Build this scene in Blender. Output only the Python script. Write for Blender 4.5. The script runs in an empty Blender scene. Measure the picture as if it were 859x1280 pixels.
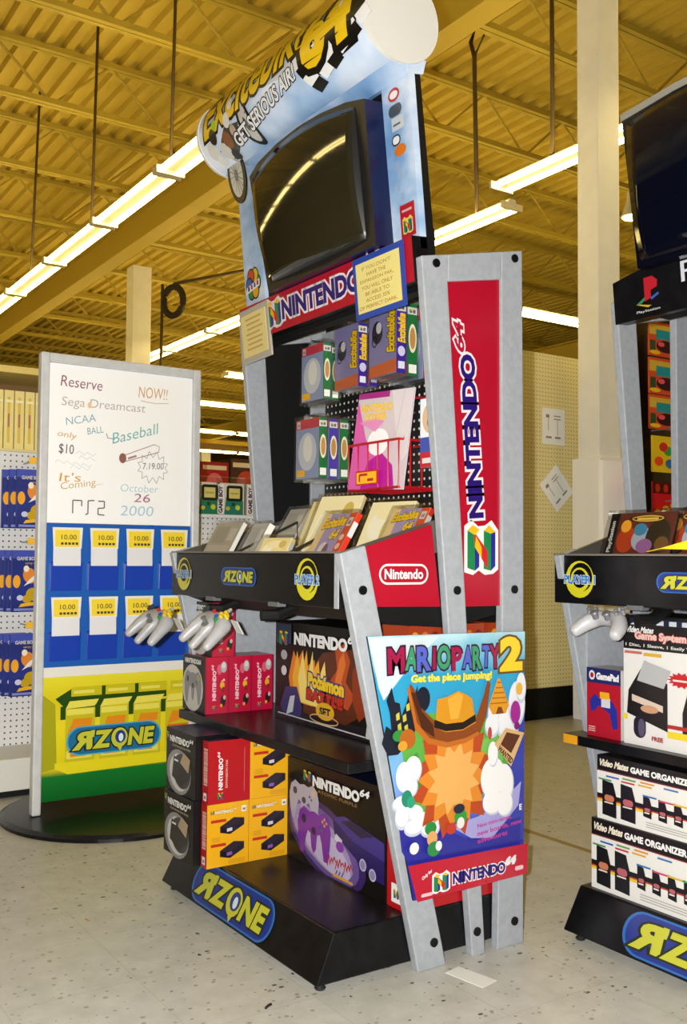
import bpy, bmesh, math, random
from mathutils import Vector, Matrix
from math import sin, cos, pi, radians, sqrt
random.seed(7)
SC = bpy.context.scene
COL = SC.collection
V = Vector

# ------------------------------------------------------------------ materials
def lin(h):
    h = h.lstrip('#'); r = []
    for i in (0, 2, 4):
        c = int(h[i:i+2], 16)/255
        r.append(c/12.92 if c <= .04045 else ((c+.055)/1.055)**2.4)
    return r+[1]
_mats = {}
REFL = [.62]   # reflectance of printed card and plastic
def M(h, rough=.5, metal=0., spec=.5):
    k = (h, rough, metal, spec, REFL[0])
    if k not in _mats:
        m = bpy.data.materials.new('paint_'+h.lstrip('#')); m.use_nodes = True
        b = m.node_tree.nodes['Principled BSDF']
        b.inputs['Base Color'].default_value = [c*REFL[0] for c in lin(h)[:3]]+[1]; b.inputs['Roughness'].default_value = rough
        b.inputs['Metallic'].default_value = metal; b.inputs['Specular IOR Level'].default_value = spec
        _mats[k] = m
    return _mats[k]
def nodes(name):
    m = bpy.data.materials.new(name); m.use_nodes = True
    nt = m.node_tree; return m, nt, nt.nodes['Principled BSDF']
def ramp(nt, fac, stops, interp='LINEAR'):
    r = nt.nodes.new('ShaderNodeValToRGB'); r.color_ramp.interpolation = interp
    e = r.color_ramp.elements
    while len(e) < len(stops): e.new(.5)
    for i, (p, h) in enumerate(stops):
        e[i].position = p; e[i].color = lin(h)
    nt.links.new(fac, r.inputs[0]); return r.outputs[0]
def coords(nt, kind='Object'):
    return nt.nodes.new('ShaderNodeTexCoord').outputs[kind]
def mapping(nt, vec, scale=(1, 1, 1), loc=(0, 0, 0), rot=(0, 0, 0)):
    n = nt.nodes.new('ShaderNodeMapping'); nt.links.new(vec, n.inputs[0])
    n.inputs['Scale'].default_value = scale; n.inputs['Location'].default_value = loc; n.inputs['Rotation'].default_value = rot
    return n.outputs[0]
def noise(nt, vec, scale, detail=3, rough=.5):
    n = nt.nodes.new('ShaderNodeTexNoise'); nt.links.new(vec, n.inputs['Vector'])
    n.inputs['Scale'].default_value = scale; n.inputs['Detail'].default_value = detail; n.inputs['Roughness'].default_value = rough
    return n.outputs['Fac']
def mth(nt, op, a, b=None):
    n = nt.nodes.new('ShaderNodeMath'); n.operation = op
    for i, x in enumerate((a, b)):
        if x is None: continue
        if isinstance(x, (int, float)): n.inputs[i].default_value = x
        else: nt.links.new(x, n.inputs[i])
    return n.outputs[0]
def mixc(nt, fac, a, b):
    n = nt.nodes.new('ShaderNodeMix'); n.data_type = 'RGBA'
    nt.links.new(fac, n.inputs[0])
    for i, x in ((6, a), (7, b)):
        if isinstance(x, str): n.inputs[i].default_value = lin(x)
        else: nt.links.new(x, n.inputs[i])
    return n.outputs[2]

def mottled(name, a, b, scale, rough, metal=0., spec=.5):
    m, nt, bs = nodes(name)
    c = ramp(nt, noise(nt, coords(nt), scale, 4), [(.35, a), (.65, b)])
    nt.links.new(c, bs.inputs['Base Color']); bs.inputs['Roughness'].default_value = rough; bs.inputs['Metallic'].default_value = metal; bs.inputs['Specular IOR Level'].default_value = spec
    return m
def dotted(name, base, dot, axes, pitch, rad, rough=.5):
    m, nt, bs = nodes(name)
    sx = nt.nodes.new('ShaderNodeSeparateXYZ'); nt.links.new(coords(nt), sx.inputs[0])
    acc = None
    for a in axes:
        f = mth(nt, 'SUBTRACT', mth(nt, 'FRACT', mth(nt, 'MULTIPLY', sx.outputs[a], 1/pitch)), .5)
        f = mth(nt, 'MULTIPLY', f, f); acc = f if acc is None else mth(nt, 'ADD', acc, f)
    k = mth(nt, 'LESS_THAN', acc, (rad/pitch)**2)
    nt.links.new(mixc(nt, k, base, dot), bs.inputs['Base Color']); bs.inputs['Roughness'].default_value = rough
    return m
def sky_print(name, scale, seed):
    m, nt, bs = nodes(name)
    v = mapping(nt, coords(nt), (1, .6, 1.3), (seed, 0, 0))
    c = ramp(nt, noise(nt, v, scale, 4, .55), [(.32, '#4b78a8'), (.44, '#7f9bbd'), (.55, '#b0bdd0'), (.66, '#d4d8de')])
    nt.links.new(c, bs.inputs['Base Color']); bs.inputs['Roughness'].default_value = .3
    return m
def gradient_print(name, axis, lo, hi, stops, rough=.35, wob=.0):
    m, nt, bs = nodes(name)
    sx = nt.nodes.new('ShaderNodeSeparateXYZ'); co = coords(nt); nt.links.new(co, sx.inputs[0])
    f = mth(nt, 'DIVIDE', mth(nt, 'SUBTRACT', sx.outputs[axis], lo), hi-lo)
    if wob: f = mth(nt, 'ADD', f, mth(nt, 'MULTIPLY', mth(nt, 'SUBTRACT', noise(nt, co, 9, 3), .5), wob))
    nt.links.new(ramp(nt, f, stops), bs.inputs['Base Color']); bs.inputs['Specular IOR Level'].default_value = .4; bs.inputs['Roughness'].default_value = rough
    return m
def clear_plastic():
    m = bpy.data.materials.new('clear_plastic'); m.use_nodes = True; nt = m.node_tree
    for n in list(nt.nodes): nt.nodes.remove(n)
    out = nt.nodes.new('ShaderNodeOutputMaterial'); mx = nt.nodes.new('ShaderNodeMixShader')
    t = nt.nodes.new('ShaderNodeBsdfTransparent'); g = nt.nodes.new('ShaderNodeBsdfGlossy')
    t.inputs[0].default_value = (.98, .98, .97, 1); g.inputs['Color'].default_value = (.9, .9, .88, 1); g.inputs['Roughness'].default_value = .16
    fr = nt.nodes.new('ShaderNodeFresnel'); fr.inputs[0].default_value = 1.5
    a = mth(nt, 'ADD', mth(nt, 'MULTIPLY', fr.outputs[0], .35), .03)
    nt.links.new(a, mx.inputs[0]); nt.links.new(t.outputs[0], mx.inputs[1]); nt.links.new(g.outputs[0], mx.inputs[2]); nt.links.new(mx.outputs[0], out.inputs[0])
    return m
def tube_glow(col, s):
    m, nt, bs = nodes('lit_tube')
    bs.inputs['Base Color'].default_value = (.9, .9, .85, 1)
    bs.inputs['Emission Color'].default_value = (*col, 1); bs.inputs['Emission Strength'].default_value = s
    return m

SILVER = mottled('silver_paint', '#85898f', '#8e9298', 60, .42)
BLACK = mottled('black_plastic', '#08080a', '#0f0f12', 25, .3, 0., .25)
BLACKM = M('#0b0b0d', .6, 0, .25)
NAVY = M('#0c1440', .3)
CLEAR = clear_plastic()
PEGB = dotted('black_pegboard', '#0b0b0d', '#c9c7bd', (0, 2), .0254, .0042)
PEGW = dotted('white_pegboard', '#dcdde0', '#4a4c52', (1, 2), .0254, .004)
PEGC = dotted('cream_pegboard', '#f3e4a4', '#a8944e', (1, 2), .0254, .004)
WHITE, BLK, RED, PUR, YEL, BLU, GRN = (M(h, .35, 0, .3) for h in ('#f2f2f2', '#0c0c0e', '#b3122f', '#2b1472', '#f2c81e', '#1f55b5', '#1d8a4a'))
ORG, GREY, LILAC, CREAM = M('#d8651c', .4), M('#8a8b90', .4), M('#b9aee0', .4), M('#efe6b4', .5)

# ------------------------------------------------------------------ mesh builder
class MB:
    def __init__(s): s.v = []; s.f = []; s.k = []; s.mats = []
    def mi(s, m):
        if m not in s.mats: s.mats.append(m)
        return s.mats.index(m)
    def face(s, idx, m): s.f.append(idx); s.k.append(s.mi(m))
    def add(s, pts):
        b = len(s.v); s.v += [V(p) for p in pts]; return b
    def poly(s, pts, m):
        b = s.add(pts); s.face(list(range(b, b+len(pts))), m)
    def box(s, a, b, m, fm=None):
        x0, y0, z0 = a; x1, y1, z1 = b
        i = s.add([(x0,y0,z0),(x1,y0,z0),(x1,y1,z0),(x0,y1,z0),(x0,y0,z1),(x1,y0,z1),(x1,y1,z1),(x0,y1,z1)])
        fm = fm or {}
        for k, q in (('-z',(0,3,2,1)),('+z',(4,5,6,7)),('-y',(0,1,5,4)),('+x',(1,2,6,5)),('+y',(2,3,7,6)),('-x',(3,0,4,7))):
            s.face([i+j for j in q], fm.get(k, m))
        return s
    def prism(s, pts, vec, m, capm=None):
        n = len(pts); vec = V(vec); b = s.add(pts); c = s.add([V(p)+vec for p in pts])
        s.face(list(range(b+n-1, b-1, -1)), capm or m); s.face(list(range(c, c+n)), capm or m)
        for i in range(n):
            j = (i+1) % n; s.face([b+i, b+j, c+j, c+i], m)
        return s
    def tube(s, pts, r, m, n=8, caps=True):
        pts = [V(p) for p in pts]; rs = r if isinstance(r, (list, tuple)) else [r]*len(pts)
        up = V((0, 0, 1)); rings = []
        for i, p in enumerate(pts):
            d = (pts[min(i+1, len(pts)-1)]-pts[max(i-1, 0)]).normalized()
            a = d.cross(up if abs(d.z) < .95 else V((1, 0, 0))).normalized(); c = d.cross(a)
            rings.append(s.add([p+(a*cos(2*pi*k/n)+c*sin(2*pi*k/n))*rs[i] for k in range(n)]))
        for i in range(len(pts)-1):
            for k in range(n):
                l = (k+1) % n; s.face([rings[i]+k, rings[i]+l, rings[i+1]+l, rings[i+1]+k], m)
        if caps:
            s.face([rings[0]+k for k in range(n-1, -1, -1)], m); s.face([rings[-1]+k for k in range(n)], m)
        return s
    def cyl(s, p0, p1, r, m, n=20): return s.tube([p0, p1], r, m, n)
    def lathe(s, prof, c, m, n=40):
        rings = [s.add([(c[0]+r*cos(2*pi*k/n), c[1]+r*sin(2*pi*k/n), c[2]+z) for k in range(n)]) for r, z in prof]
        for i in range(len(prof)-1):
            for k in range(n):
                l = (k+1) % n; s.face([rings[i]+k, rings[i]+l, rings[i+1]+l, rings[i+1]+k], m)
        s.face([rings[0]+k for k in range(n-1, -1, -1)], m); s.face([rings[-1]+k for k in range(n)], m)
        return s
    def ball(s, c, r, m, n=12, h=8):
        rx, ry, rz = r if isinstance(r, (tuple, list)) else (r, r, r)
        rings = [s.add([(c[0]+rx*sin(pi*i/h)*cos(2*pi*k/n), c[1]+ry*sin(pi*i/h)*sin(2*pi*k/n), c[2]-rz*cos(pi*i/h)) for k in range(n)]) for i in range(1, h)]
        for i in range(h-2):
            for k in range(n):
                l = (k+1) % n; s.face([rings[i]+k, rings[i]+l, rings[i+1]+l, rings[i+1]+k], m)
        b = s.add([(c[0], c[1], c[2]-rz), (c[0], c[1], c[2]+rz)])
        for k in range(n):
            l = (k+1) % n; s.face([b, rings[0]+l, rings[0]+k], m); s.face([b+1, rings[-1]+k, rings[-1]+l], m)
        return s
    def build(s, name, parent=None, loc=None, rot=None, bevel=0, smooth=False):
        me = bpy.data.meshes.new(name); me.from_pydata([tuple(p) for p in s.v], [], s.f)
        for m in s.mats: me.materials.append(m)
        me.polygons.foreach_set('material_index', s.k)
        if smooth: me.polygons.foreach_set('use_smooth', [True]*len(s.f))
        me.update()
        o = bpy.data.objects.new(name, me); COL.objects.link(o)
        if parent: o.parent = parent
        if loc is not None: o.location = loc
        if rot is not None: o.rotation_euler = rot
        if bevel:
            b = o.modifiers.new('edge', 'BEVEL'); b.width = bevel; b.segments = 2; b.limit_method = 'ANGLE'; b.angle_limit = radians(40)
        return o
def tag(o, label, cat, group=None):
    o['label'] = label; o['category'] = cat
    if group: o['group'] = group
    return o
def thing(name, label, cat, loc=(0, 0, 0), rot=(0, 0, 0), group=None):
    o = bpy.data.objects.new(name, None); COL.objects.link(o); o.location = loc; o.rotation_euler = rot
    o.empty_display_size = .05
    return tag(o, label, cat, group)
def struct(o): o['kind'] = 'structure'; return o
def dup(root, loc, label=None, rot=None):
    def cp(o, par):
        c = o.copy(); COL.objects.link(c)
        if par: c.parent = par
        for ch in o.children: cp(ch, c)
        return c
    r = cp(root, None); r.location = loc
    if rot is not None: r.rotation_euler = rot
    if label: r['label'] = label
    return r

# ------------------------------------------------------------------ printing on surfaces
_tc = {}
def glyphs(txt, bold, shear):
    k = (txt, bold, shear)
    if k not in _tc:
        cu = bpy.data.curves.new('t', 'FONT'); cu.body = txt; cu.offset = bold; cu.shear = shear; cu.resolution_u = 3
        o = bpy.data.objects.new('t', cu); me = bpy.data.meshes.new_from_object(o)
        _tc[k] = ([(v.co.x, v.co.y) for v in me.vertices], [list(p.vertices) for p in me.polygons])
        bpy.data.objects.remove(o); bpy.data.meshes.remove(me); bpy.data.curves.remove(cu)
    return _tc[k]
class Print:
    """flat colour shapes laid on a surface given by a point, its two directions and its normal (or by a function)"""
    def __init__(s, mb, o=None, u=None, v=None, fn=None, base=.0005, step=.00012):
        s.mb = mb; s.L = base; s.step = step; s.xf = [lambda x, y: (x, y)]
        if fn: s.fn = fn
        else:
            o, u, v = V(o), V(u).normalized(), V(v).normalized(); n = u.cross(v)
            s.fn = lambda a, b, l: o+u*a+v*b+n*l
    def put(s, pts, faces, m):
        f = s.xf[-1]; b = s.mb.add([s.fn(*f(x, y), s.L) for x, y in pts])
        for q in faces: s.mb.face([b+i for i in q], m)
        s.L += s.step
    def poly(s, pts, m): s.put(pts, [list(range(len(pts)))], m)
    def rect(s, x, y, w, h, m): s.poly([(x, y), (x+w, y), (x+w, y+h), (x, y+h)], m)
    def ell(s, cx, cy, rx, ry, m, rot=0, n=20):
        c, d = cos(rot), sin(rot)
        s.poly([(cx+rx*cos(2*pi*k/n)*c-ry*sin(2*pi*k/n)*d, cy+rx*cos(2*pi*k/n)*d+ry*sin(2*pi*k/n)*c) for k in range(n)], m)
    def ring(s, cx, cy, rx, ry, t, m, n=24, a0=0, a1=2*pi):
        pts = []; q = []
        for k in range(n+1):
            a = a0+(a1-a0)*k/n
            pts += [(cx+rx*cos(a), cy+ry*sin(a)), (cx+(rx-t)*cos(a), cy+(ry-t)*sin(a))]
            if k: q.append([2*k-2, 2*k, 2*k+1, 2*k-1])
        s.put(pts, q, m)
    def pill(s, x, y, w, h, m, r=None, n=6):
        r = min(w, h)/2 if r is None else r; pts = []
        for cx, cy, a in ((x+w-r, y+r, -90), (x+w-r, y+h-r, 0), (x+r, y+h-r, 90), (x+r, y+r, 180)):
            pts += [(cx+r*cos(radians(a+90*k/n)), cy+r*sin(radians(a+90*k/n))) for k in range(n+1)]
        s.poly(pts, m)
    def line(s, pts, w, m):
        for (x0, y0), (x1, y1) in zip(pts, pts[1:]):
            d = sqrt((x1-x0)**2+(y1-y0)**2) or 1; a, b = -(y1-y0)/d*w/2, (x1-x0)/d*w/2
            s.poly([(x0-a, y0-b), (x1-a, y1-b), (x1+a, y1+b), (x0+a, y0+b)], m); s.L -= s.step
        s.L += s.step
    def text(s, t, x, y, w, h, m, bold=.0, shear=0, rot=0, out=None, ob=.07, flip=False):
        P, _ = glyphs(t, 0, shear)
        if not P: return
        x0, x1 = min(p[0] for p in P), max(p[0] for p in P); y0, y1 = min(p[1] for p in P), max(p[1] for p in P)
        sx, sy = w/max(x1-x0, 1e-4), h/max(y1-y0, 1e-4); c, d = cos(rot), sin(rot)
        def tr(p):
            a, b = (p[0]-x0)*sx, (p[1]-y0)*sy
            if flip: a = w-a
            return (x+a*c-b*d, y+a*d+b*c)
        if out:
            Q, F = glyphs(t, bold+ob, shear); s.put([tr(p) for p in Q], F, out)
        Q, F = glyphs(t, bold, shear); s.put([tr(p) for p in Q], F, m)

def nlogo(P, x, y, w, h, rim=None):
    q = lambda *pts: [(x+a*w, y+b*h) for a, b in pts]
    if rim: P.poly([(x+(a-.5)*1.22*w+.5*w, y+(b-.5)*1.18*h+.5*h) for a, b in ((0,.05),(.25,0),(.42,.08),(.6,0),(.85,.02),(1,.1),(1,.82),(.8,1),(.6,.9),(.4,.88),(.2,1),(0,.88))], rim)
    g, b, r, ye = M('#12864a', .35), M('#20288f', .35), M('#d0202a', .35), M('#f0c020', .35)
    P.poly(q((0,.06),(.26,0),(.26,.76),(0,.86)), g); P.poly(q((.26,0),(.42,.08),(.42,.6),(.26,.76)), b)
    P.poly(q((.58,.04),(.84,.0),(.84,.8),(.58,.86)), g); P.poly(q((.84,0),(1,.1),(1,.84),(.84,.8)), b)
    P.poly(q((.2,.86),(.26,.5),(.72,.04),(.72,.42)), r)
    P.poly(q((.26,.5),(.5,.26),(.5,.5),(.3,.74)), ye)
    P.poly(q((0,.86),(.26,.76),(.42,.88),(.18,.98)), ye); P.poly(q((.58,.86),(.84,.8),(1,.84),(.76,.98)), ye)
def n64word(P, x, y, w, h, fill, out=None, six=None, bold=.045, ob=.085):
    P.text('NINTENDO', x, y, w*.83, h*.72, fill, bold, 0, 0, out, ob)
    P.text('64', x+w*.85, y+h*.5, w*.15, h*.5, six or fill, bold*.6, .2, 0, out, ob)
def rzone(P, x, y, w, h, rim='#2a6cb8', fill='#18328c'):
    P.pill(x-.02*w, y-.05*h, w*1.04, h*1.1, M(rim, .3)); P.pill(x, y, w, h, M(fill, .3))
    yg, dk = M('#c6c83a', .3), M('#1c2a12', .4)
    P.text('R', x+.07*w, y+.2*h, .17*w, .6*h, yg, .05, 0, 0, dk, .06, flip=True)
    P.text("'", x+.25*w, y+.64*h, .02*w, .2*h, yg, .04)
    P.text('Z', x+.28*w, y+.2*h, .17*w, .6*h, yg, .05, .15, 0, dk, .06)
    P.ell(x+.55*w, y+.5*h, .105*w, .44*h, dk); P.ell(x+.55*w, y+.5*h, .09*w, .38*h, yg)
    P.ell(x+.56*w, y+.53*h, .058*w, .25*h, M('#2b3c86', .3)); P.ell(x+.565*w, y+.5*h, .026*w, .16*h, M('#d9ecf6', .3))
    P.poly([(x+.53*w, y+.12*h), (x+.58*w, y+.14*h), (x+.56*w, y-.02*h)], yg)
    P.text('NE', x+.65*w, y+.2*h, .28*w, .58*h, yg, .05, .15, 0, dk, .06)
def player_badge(P, cx, cy, r, n):
    ye = M('#d8d02a', .3)
    P.ell(cx, cy, r, r, ye); P.ell(cx+.1*r, cy+.12*r, .8*r, .78*r, BLK)
    P.ell(cx+.02*r, cy-.02*r, .66*r, .66*r, ye); P.ell(cx, cy+.03*r, .5*r, .5*r, BLK)
    P.text('PLAYER '+n, cx-1.08*r, cy-.22*r, 2.16*r, .42*r, M('#3a7fd0', .3), .03, 0, 0, M('#dfeefc', .3), .05)
def pad_print(P, x, y, w, h, m, dark, acc):
    """outline of a three pronged game controller"""
    o = [(0,.62),(.06,.86),(.2,.98),(.36,.9),(.5,.94),(.64,.9),(.8,.98),(.94,.86),(1,.62),(.97,.3),(.9,.03),(.8,.03),(.74,.35),(.68,.52),(.6,.48),(.57,.2),(.5,.1),(.43,.2),(.4,.48),(.32,.52),(.26,.35),(.2,.03),(.1,.03),(.03,.3)]
    P.poly([(x+a*w, y+b*h) for a, b in o], m)
    P.ell(x+.5*w, y+.55*h, .07*w, .08*h, dark); P.ell(x+.2*w, y+.72*h, .07*w, .09*h, dark)
    for a, b in ((.76,.8),(.82,.74),(.88,.8),(.82,.86)): P.ell(x+a*w, y+b*h, .025*w, .03*h, acc)
    P.ell(x+.7*w, y+.68*h, .03*w, .03*h, BLU); P.ell(x+.76*w, y+.62*h, .03*w, .03*h, GRN)

TUBE, FLASH, EXPO = 25., 540., 0.

REFL[0] = .62

# ------------------------------------------------------------------ kiosk
LEAN = V((0, -.0975, .9952))
def yf(z): return .298-(z-1.756)*.098
def lean_pt(u, t, d=0): # point on the leaning front of the monitor hood: u across, t up from 1.756, d outwards
    return V((u, .298, 1.756))+LEAN*t+V((0, -.9952, -.0975))*d

def kiosk(style, root):
    n64 = style == 'a'
    ob = lambda mb, name, par=root, **k: mb.build(name, par, **k)
    # plinth
    mb = MB(); yb, yt = .65, .64
    lo = [(-.875, 0, .02), (-.0, 0, .02), (-.0, yb, .02), (-.875, yb, .02)]
    hi = [(-.86, .05, .132), (-.004, .05, .132), (-.004, yt, .132), (-.86, yt, .132)]
    b = mb.add(lo+hi)
    for q in ((3, 2, 1, 0), (4, 5, 6, 7), (0, 1, 5, 4), (1, 2, 6, 5), (2, 3, 7, 6), (3, 0, 4, 7)): mb.face([b+i for i in q], BLACK)
    pl = ob(mb, 'plinth', bevel=.004)
    for x in (-.84, -.03):
        for y in (.03, .61): ob(MB().lathe([(.012, 0), (.014, .004), (.007, .012), (.007, .024)], (x, y, 0), M('#55565a', .35, .8), 14), 'foot', pl)
    mb = MB(); s = V((0, .05, .112)).normalized(); P = Print(mb, (-.685, .05*.1, .02+.1*.112), (1, 0, 0), s, base=.0015)
    rzone(P, 0, 0, .435, .098); ob(mb, 'emblem', pl)
    # lower back and left lower panel
    ob(MB().box((-.9, .6, .13), (-.012, .615, .875), BLACKM), 'lower_back_panel')
    ob(MB().box((-.9195, .14, .517), (-.913, .6, .84), SILVER), 'inner_side_panel')
    # middle shelf
    sh = ob(MB().box((-.955, .085, .488), (-.004, .6, .515), BLACK), 'shelf', bevel=.003)
    if not n64: ob(MB().box((-.95, .0825, .49), (-.9, .0845, .514), M('#f0a818', .5)), 'price_tag', sh)
    # console with merchandise tray
    mb = MB(); pr = [(.075, .878), (.075, .99), (.1, .97), (.56, 1.06), (.598, 1.075), (.598, .86), (.4, .82), (.2, .835)] if n64 else [(.075, .878), (.075, .99), (.1, .97), (.56, 1.06), (.598, 1.075), (.598, .872)]
    mb.prism([(-.915, y, z) for y, z in pr], (.912, 0, 0), BLACKM)
    cons = ob(mb, 'console')
    mb = MB().box((-.956, .055, .876), (-.004, .074, 1.006), BLACK); ob(mb, 'fascia', cons, bevel=.003)
    for x0 in (-.93, -.012):
        mb = MB().prism([(x0, .056, .99), (x0, .056, 1.008), (x0, .345, 1.092), (x0, .59, 1.16), (x0, .59, 1.06), (x0, .1, .96)], (.012, 0, 0), M('#55524b', .35)); ob(mb, 'tray_side', cons)
    ob(MB().box((-.956, .052, 1.006), (-.004, .08, 1.011), M('#77726a', .4)), 'tray_lip', cons)
    ob(MB().box((-.018, .0525, .876), (-.002, .056, 1.006), SILVER), 'corner_trim', cons)
    def plate(name, fn):
        mb = MB(); fn(Print(mb, (0, .0538, 0), (1, 0, 0), (0, 0, 1))); ob(mb, name, cons)
    plate('player_badge', lambda P: player_badge(P, -.862, .942, .05, '1'))
    plate('player_badge', lambda P: player_badge(P, -.142, .942, .052, '2'))
    plate('emblem', lambda P: rzone(P, -.605, .918, .2, .046))
    # wire dividers in tray
    for x in (-.6, -.3):
        ob(MB().tube([(x, .08, 1.0), (x, .3, 1.1), (x, .3, 1.03)], .004, M('#4a4640', .35, .6)), 'tray_divider', cons)
    for x in (-.66, -.34):   # two arms that carry the game controllers
        mb = MB().tube([(x+.02, .13, .865), (x+.02, .07, .845), (x+.01, .03, .845)], .016, BLACKM, 10)
        ob(mb, 'controller_arm', cons)
    for x in (-.7, -.33): ob(MB().box((x, .05, .868), (x+.05, .075, .88), M('#6b6d72', .4)), 'latch', cons)
    # side frames
    leg = [(.040, 1.006), (.112, 1.026), (.362, 0), (.275, 0)]
    front = [(.276, 1.748), (.361, 1.766), (.361, 1.696), (.490, 0), (.447, 0)]
    rear = [(.544, 1.806), (.619, 1.822), (.624, 1.2), (.622, 0), (.531, 0), (.547, .87), (.544, 1.73)]
    topb = [(.361, 1.766), (.544, 1.806), (.544, 1.732), (.361, 1.696)]
    tall = [(.361, 1.696), (.544, 1.732), (.549, .874), (.428, .874)]
    low = [(.112, 1.02), (.318, 1.08), (.347, .876), (.142, .88)]
    for side, x0 in (('r', 0.), ('l', -.945)):
        def bar(name, p, m=SILVER, a=0, t=.025, par=root, bev=.003):
            return ob(MB().prism([(x0+a, y, z) for y, z in p], (t, 0, 0), m), name, par, bevel=bev)
        bar('leg', leg); fp = bar('front_post', front); rp = bar('rear_post', rear); bar('top_rail', topb)
        pts = [(.322, 1.736), (.590, 1.795), (.104, .920), (.393, .916), (.589, .916), (.322, .063), (.461, .061), (.589, .062)]
        xo = x0+.025 if side == 'r' else x0
        d = .004 if side == 'r' else -.004
        for y, z in pts:
            par = fp if (y in (.322, .393, .461) and (y != .322 or z > 1)) else rp
            ob(MB().cyl((xo-d, y, z), (xo+d, y, z), .011, BLK, 16), 'bolt', par)
        if n64:
            m = M('#b4112c', .22) if side == 'r' else BLACKM
            tp = bar('tall_panel', tall, m, .008, .008, bev=0)
            lp = bar('console_panel', low, m if side == 'r' else SILVER, .008, .008, bev=0)
            if side == 'r':
                mb = MB(); P = Print(mb, (x0+.016, .488, 1.105), (0, -.08, 1), (0, -1, -.08))
                n64word(P, 0, 0, .5, .062, PUR, M('#f3e9f0', .35), M('#b01030', .35)); ob(mb, 'lettering', tp)
                mb = MB(); P = Print(mb, (x0+.016, .435, .965), (0, 1, 0), (0, 0, 1)); nlogo(P, 0, 0, .095, .12, WHITE); ob(mb, 'emblem', tp)
                mb = MB(); P = Print(mb, (x0+.016, .158, .932), (0, 1, 0), (0, 0, 1))
                P.pill(0, 0, .15, .05, WHITE); P.pill(.005, .005, .14, .04, M('#b4112c', .22)); P.text('Nintendo', .017, .014, .116, .023, WHITE, .03); ob(mb, 'emblem', lp)
        elif side == 'r':
            bar('console_panel', low, BLACKM, .008, .008, bev=0)
        else: bar('console_panel', low, SILVER, .008, .008, bev=0)
    # pegboard and its cross rail
    ob(MB().box((-.918, .6, 1.075), (-.002, .612, 1.79), PEGB if n64 else BLACKM), 'pegboard')
    ob(MB().box((-.918, .585, 1.71), (-.002, .599, 1.765), SILVER), 'back_rail') if n64 else None
    # monitor hood
    hx, hw = (-.915, .91) if n64 else (-.8, .69)
    hood = ob(MB().prism([(hx, y, z) for y, z in ((yf(1.68)+.012, 1.68), (yf(2.235)+.012, 2.235), (yf(2.235)+.04, 2.235), (yf(1.68)+.05, 1.68))], (hw, 0, 0), BLACKM), 'hood')
    mb = MB().prism([(-.75, y, z) for y, z in ((.29, 2.06), (.335, 2.03), (.35, 1.95), (.40, 1.86), (.405, 1.7), (.31, 1.7))], (.68, 0, 0), BLACKM)
    ob(mb, 'monitor_housing', hood, bevel=.01)
    # header
    hd = MB()
    def hp(u, t, d): return lean_pt(u, t, d)
    if n64:
        a = [(-.92, -.064), (0, -.064), (0, .05), (-.92, .05)]
    else:
        a = [(-.925, -.075), (-.0, -.075), (-.0, .045), (-.16, .075), (-.46, .092), (-.76, .075), (-.925, .045)]
    hd.prism([hp(u, t, .03) for u, t in a], V((0, .9952, .0975))*.05, BLACK, M('#b4112c', .3) if n64 else BLACK)
    head = ob(hd, 'header_sign', bevel=0)
    mb = MB(); P = Print(mb, hp(0, 0, .0305), (1, 0, 0), LEAN)
    if n64:
        nlogo(P, -.74, -.045, .085, .082, M('#e8d8e0', .35)); n64word(P, -.645, -.032, .50, .076, PUR, M('#f3e9f0', .35), M('#b01030', .35))
    else:
        r = M('#c02030', .35); x, y = -.815, -.03
        P.poly([(x, y), (x+.022, y+.006), (x+.022, y+.06), (x, y+.066)], r); P.poly([(x, y+.066), (x+.03, y+.066), (x+.046, y+.052), (x+.044, y+.034), (x+.022, y+.028), (x+.022, y+.05), (x, y+.06)], r)
        P.poly([(x-.03, y-.004), (x, y+.012), (x, y+.004), (x-.014, y-.006)], M('#2f8a60', .35)); P.poly([(x+.022, y+.0), (x+.05, y+.012), (x+.046, y+.018), (x+.022, y+.008)], M('#3a62c0', .35))
        P.poly([(x-.03, y-.004), (x-.014, y-.006), (x+.022, y-.014), (x+.01, y-.018)], M('#d8b030', .35))
        P.text('PlayStation', x-.03, y-.032, .08, .009, WHITE)
        P.text('PlayStation', -.69, -.022, .52, .075, M('#dfe2ea', .35), .0)
    ob(mb, 'lettering', head)
    # monitor
    if n64:
        out = [(-.672, .052), (-.11, .052), (-.115, .43), (-.2, .452), (-.32, .468), (-.44, .474), (-.56, .468), (-.68, .45), (-.737, .425)]
        depth = .06; g = ((-.648, .078), (-.15, .078), (-.16, .425), (-.712, .41), .032)
    else:
        out = [(-.797, .055), (-.123, .055), (-.105, .47), (-.28, .488), (-.46, .494), (-.64, .488), (-.815, .47)]
        depth = .075; g = ((-.782, .075), (-.14, .075), (-.125, .455), (-.797, .455), .022)
    mb = MB(); mb.prism([lean_pt(u, t, depth) for u, t in out], V((0, .9952, .0975))*(depth+.03), NAVY if n64 else M('#070a1a', .2), M('#1c1b1c', .4) if n64 else M('#070a1a', .2))
    mon = ob(mb, 'monitor')
    nx, ny = 20, 16; mb = MB(); b = len(mb.v)
    for j in range(ny+1):
        for i in range(nx+1):
            a, c = i/nx*2-1, j/ny*2-1
            s_, t_ = (a+1)/2, (c+1)/2; gu = [(g[0][i_]*(1-s_)+g[1][i_]*s_)*(1-t_)+(g[3][i_]*(1-s_)+g[2][i_]*s_)*t_ for i_ in (0, 1)]
            mb.add([lean_pt(gu[0], gu[1]+g[4]*(1-a*a)*t_, depth+.004+.035*(1-.5*a*a-.5*c*c))])
    for j in range(ny):
        for i in range(nx): mb.face([j*(nx+1)+i, j*(nx+1)+i+1, (j+1)*(nx+1)+i+1, (j+1)*(nx+1)+i], M('#25241b' if n64 else '#070a1a', .06, 0, .6))
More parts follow.
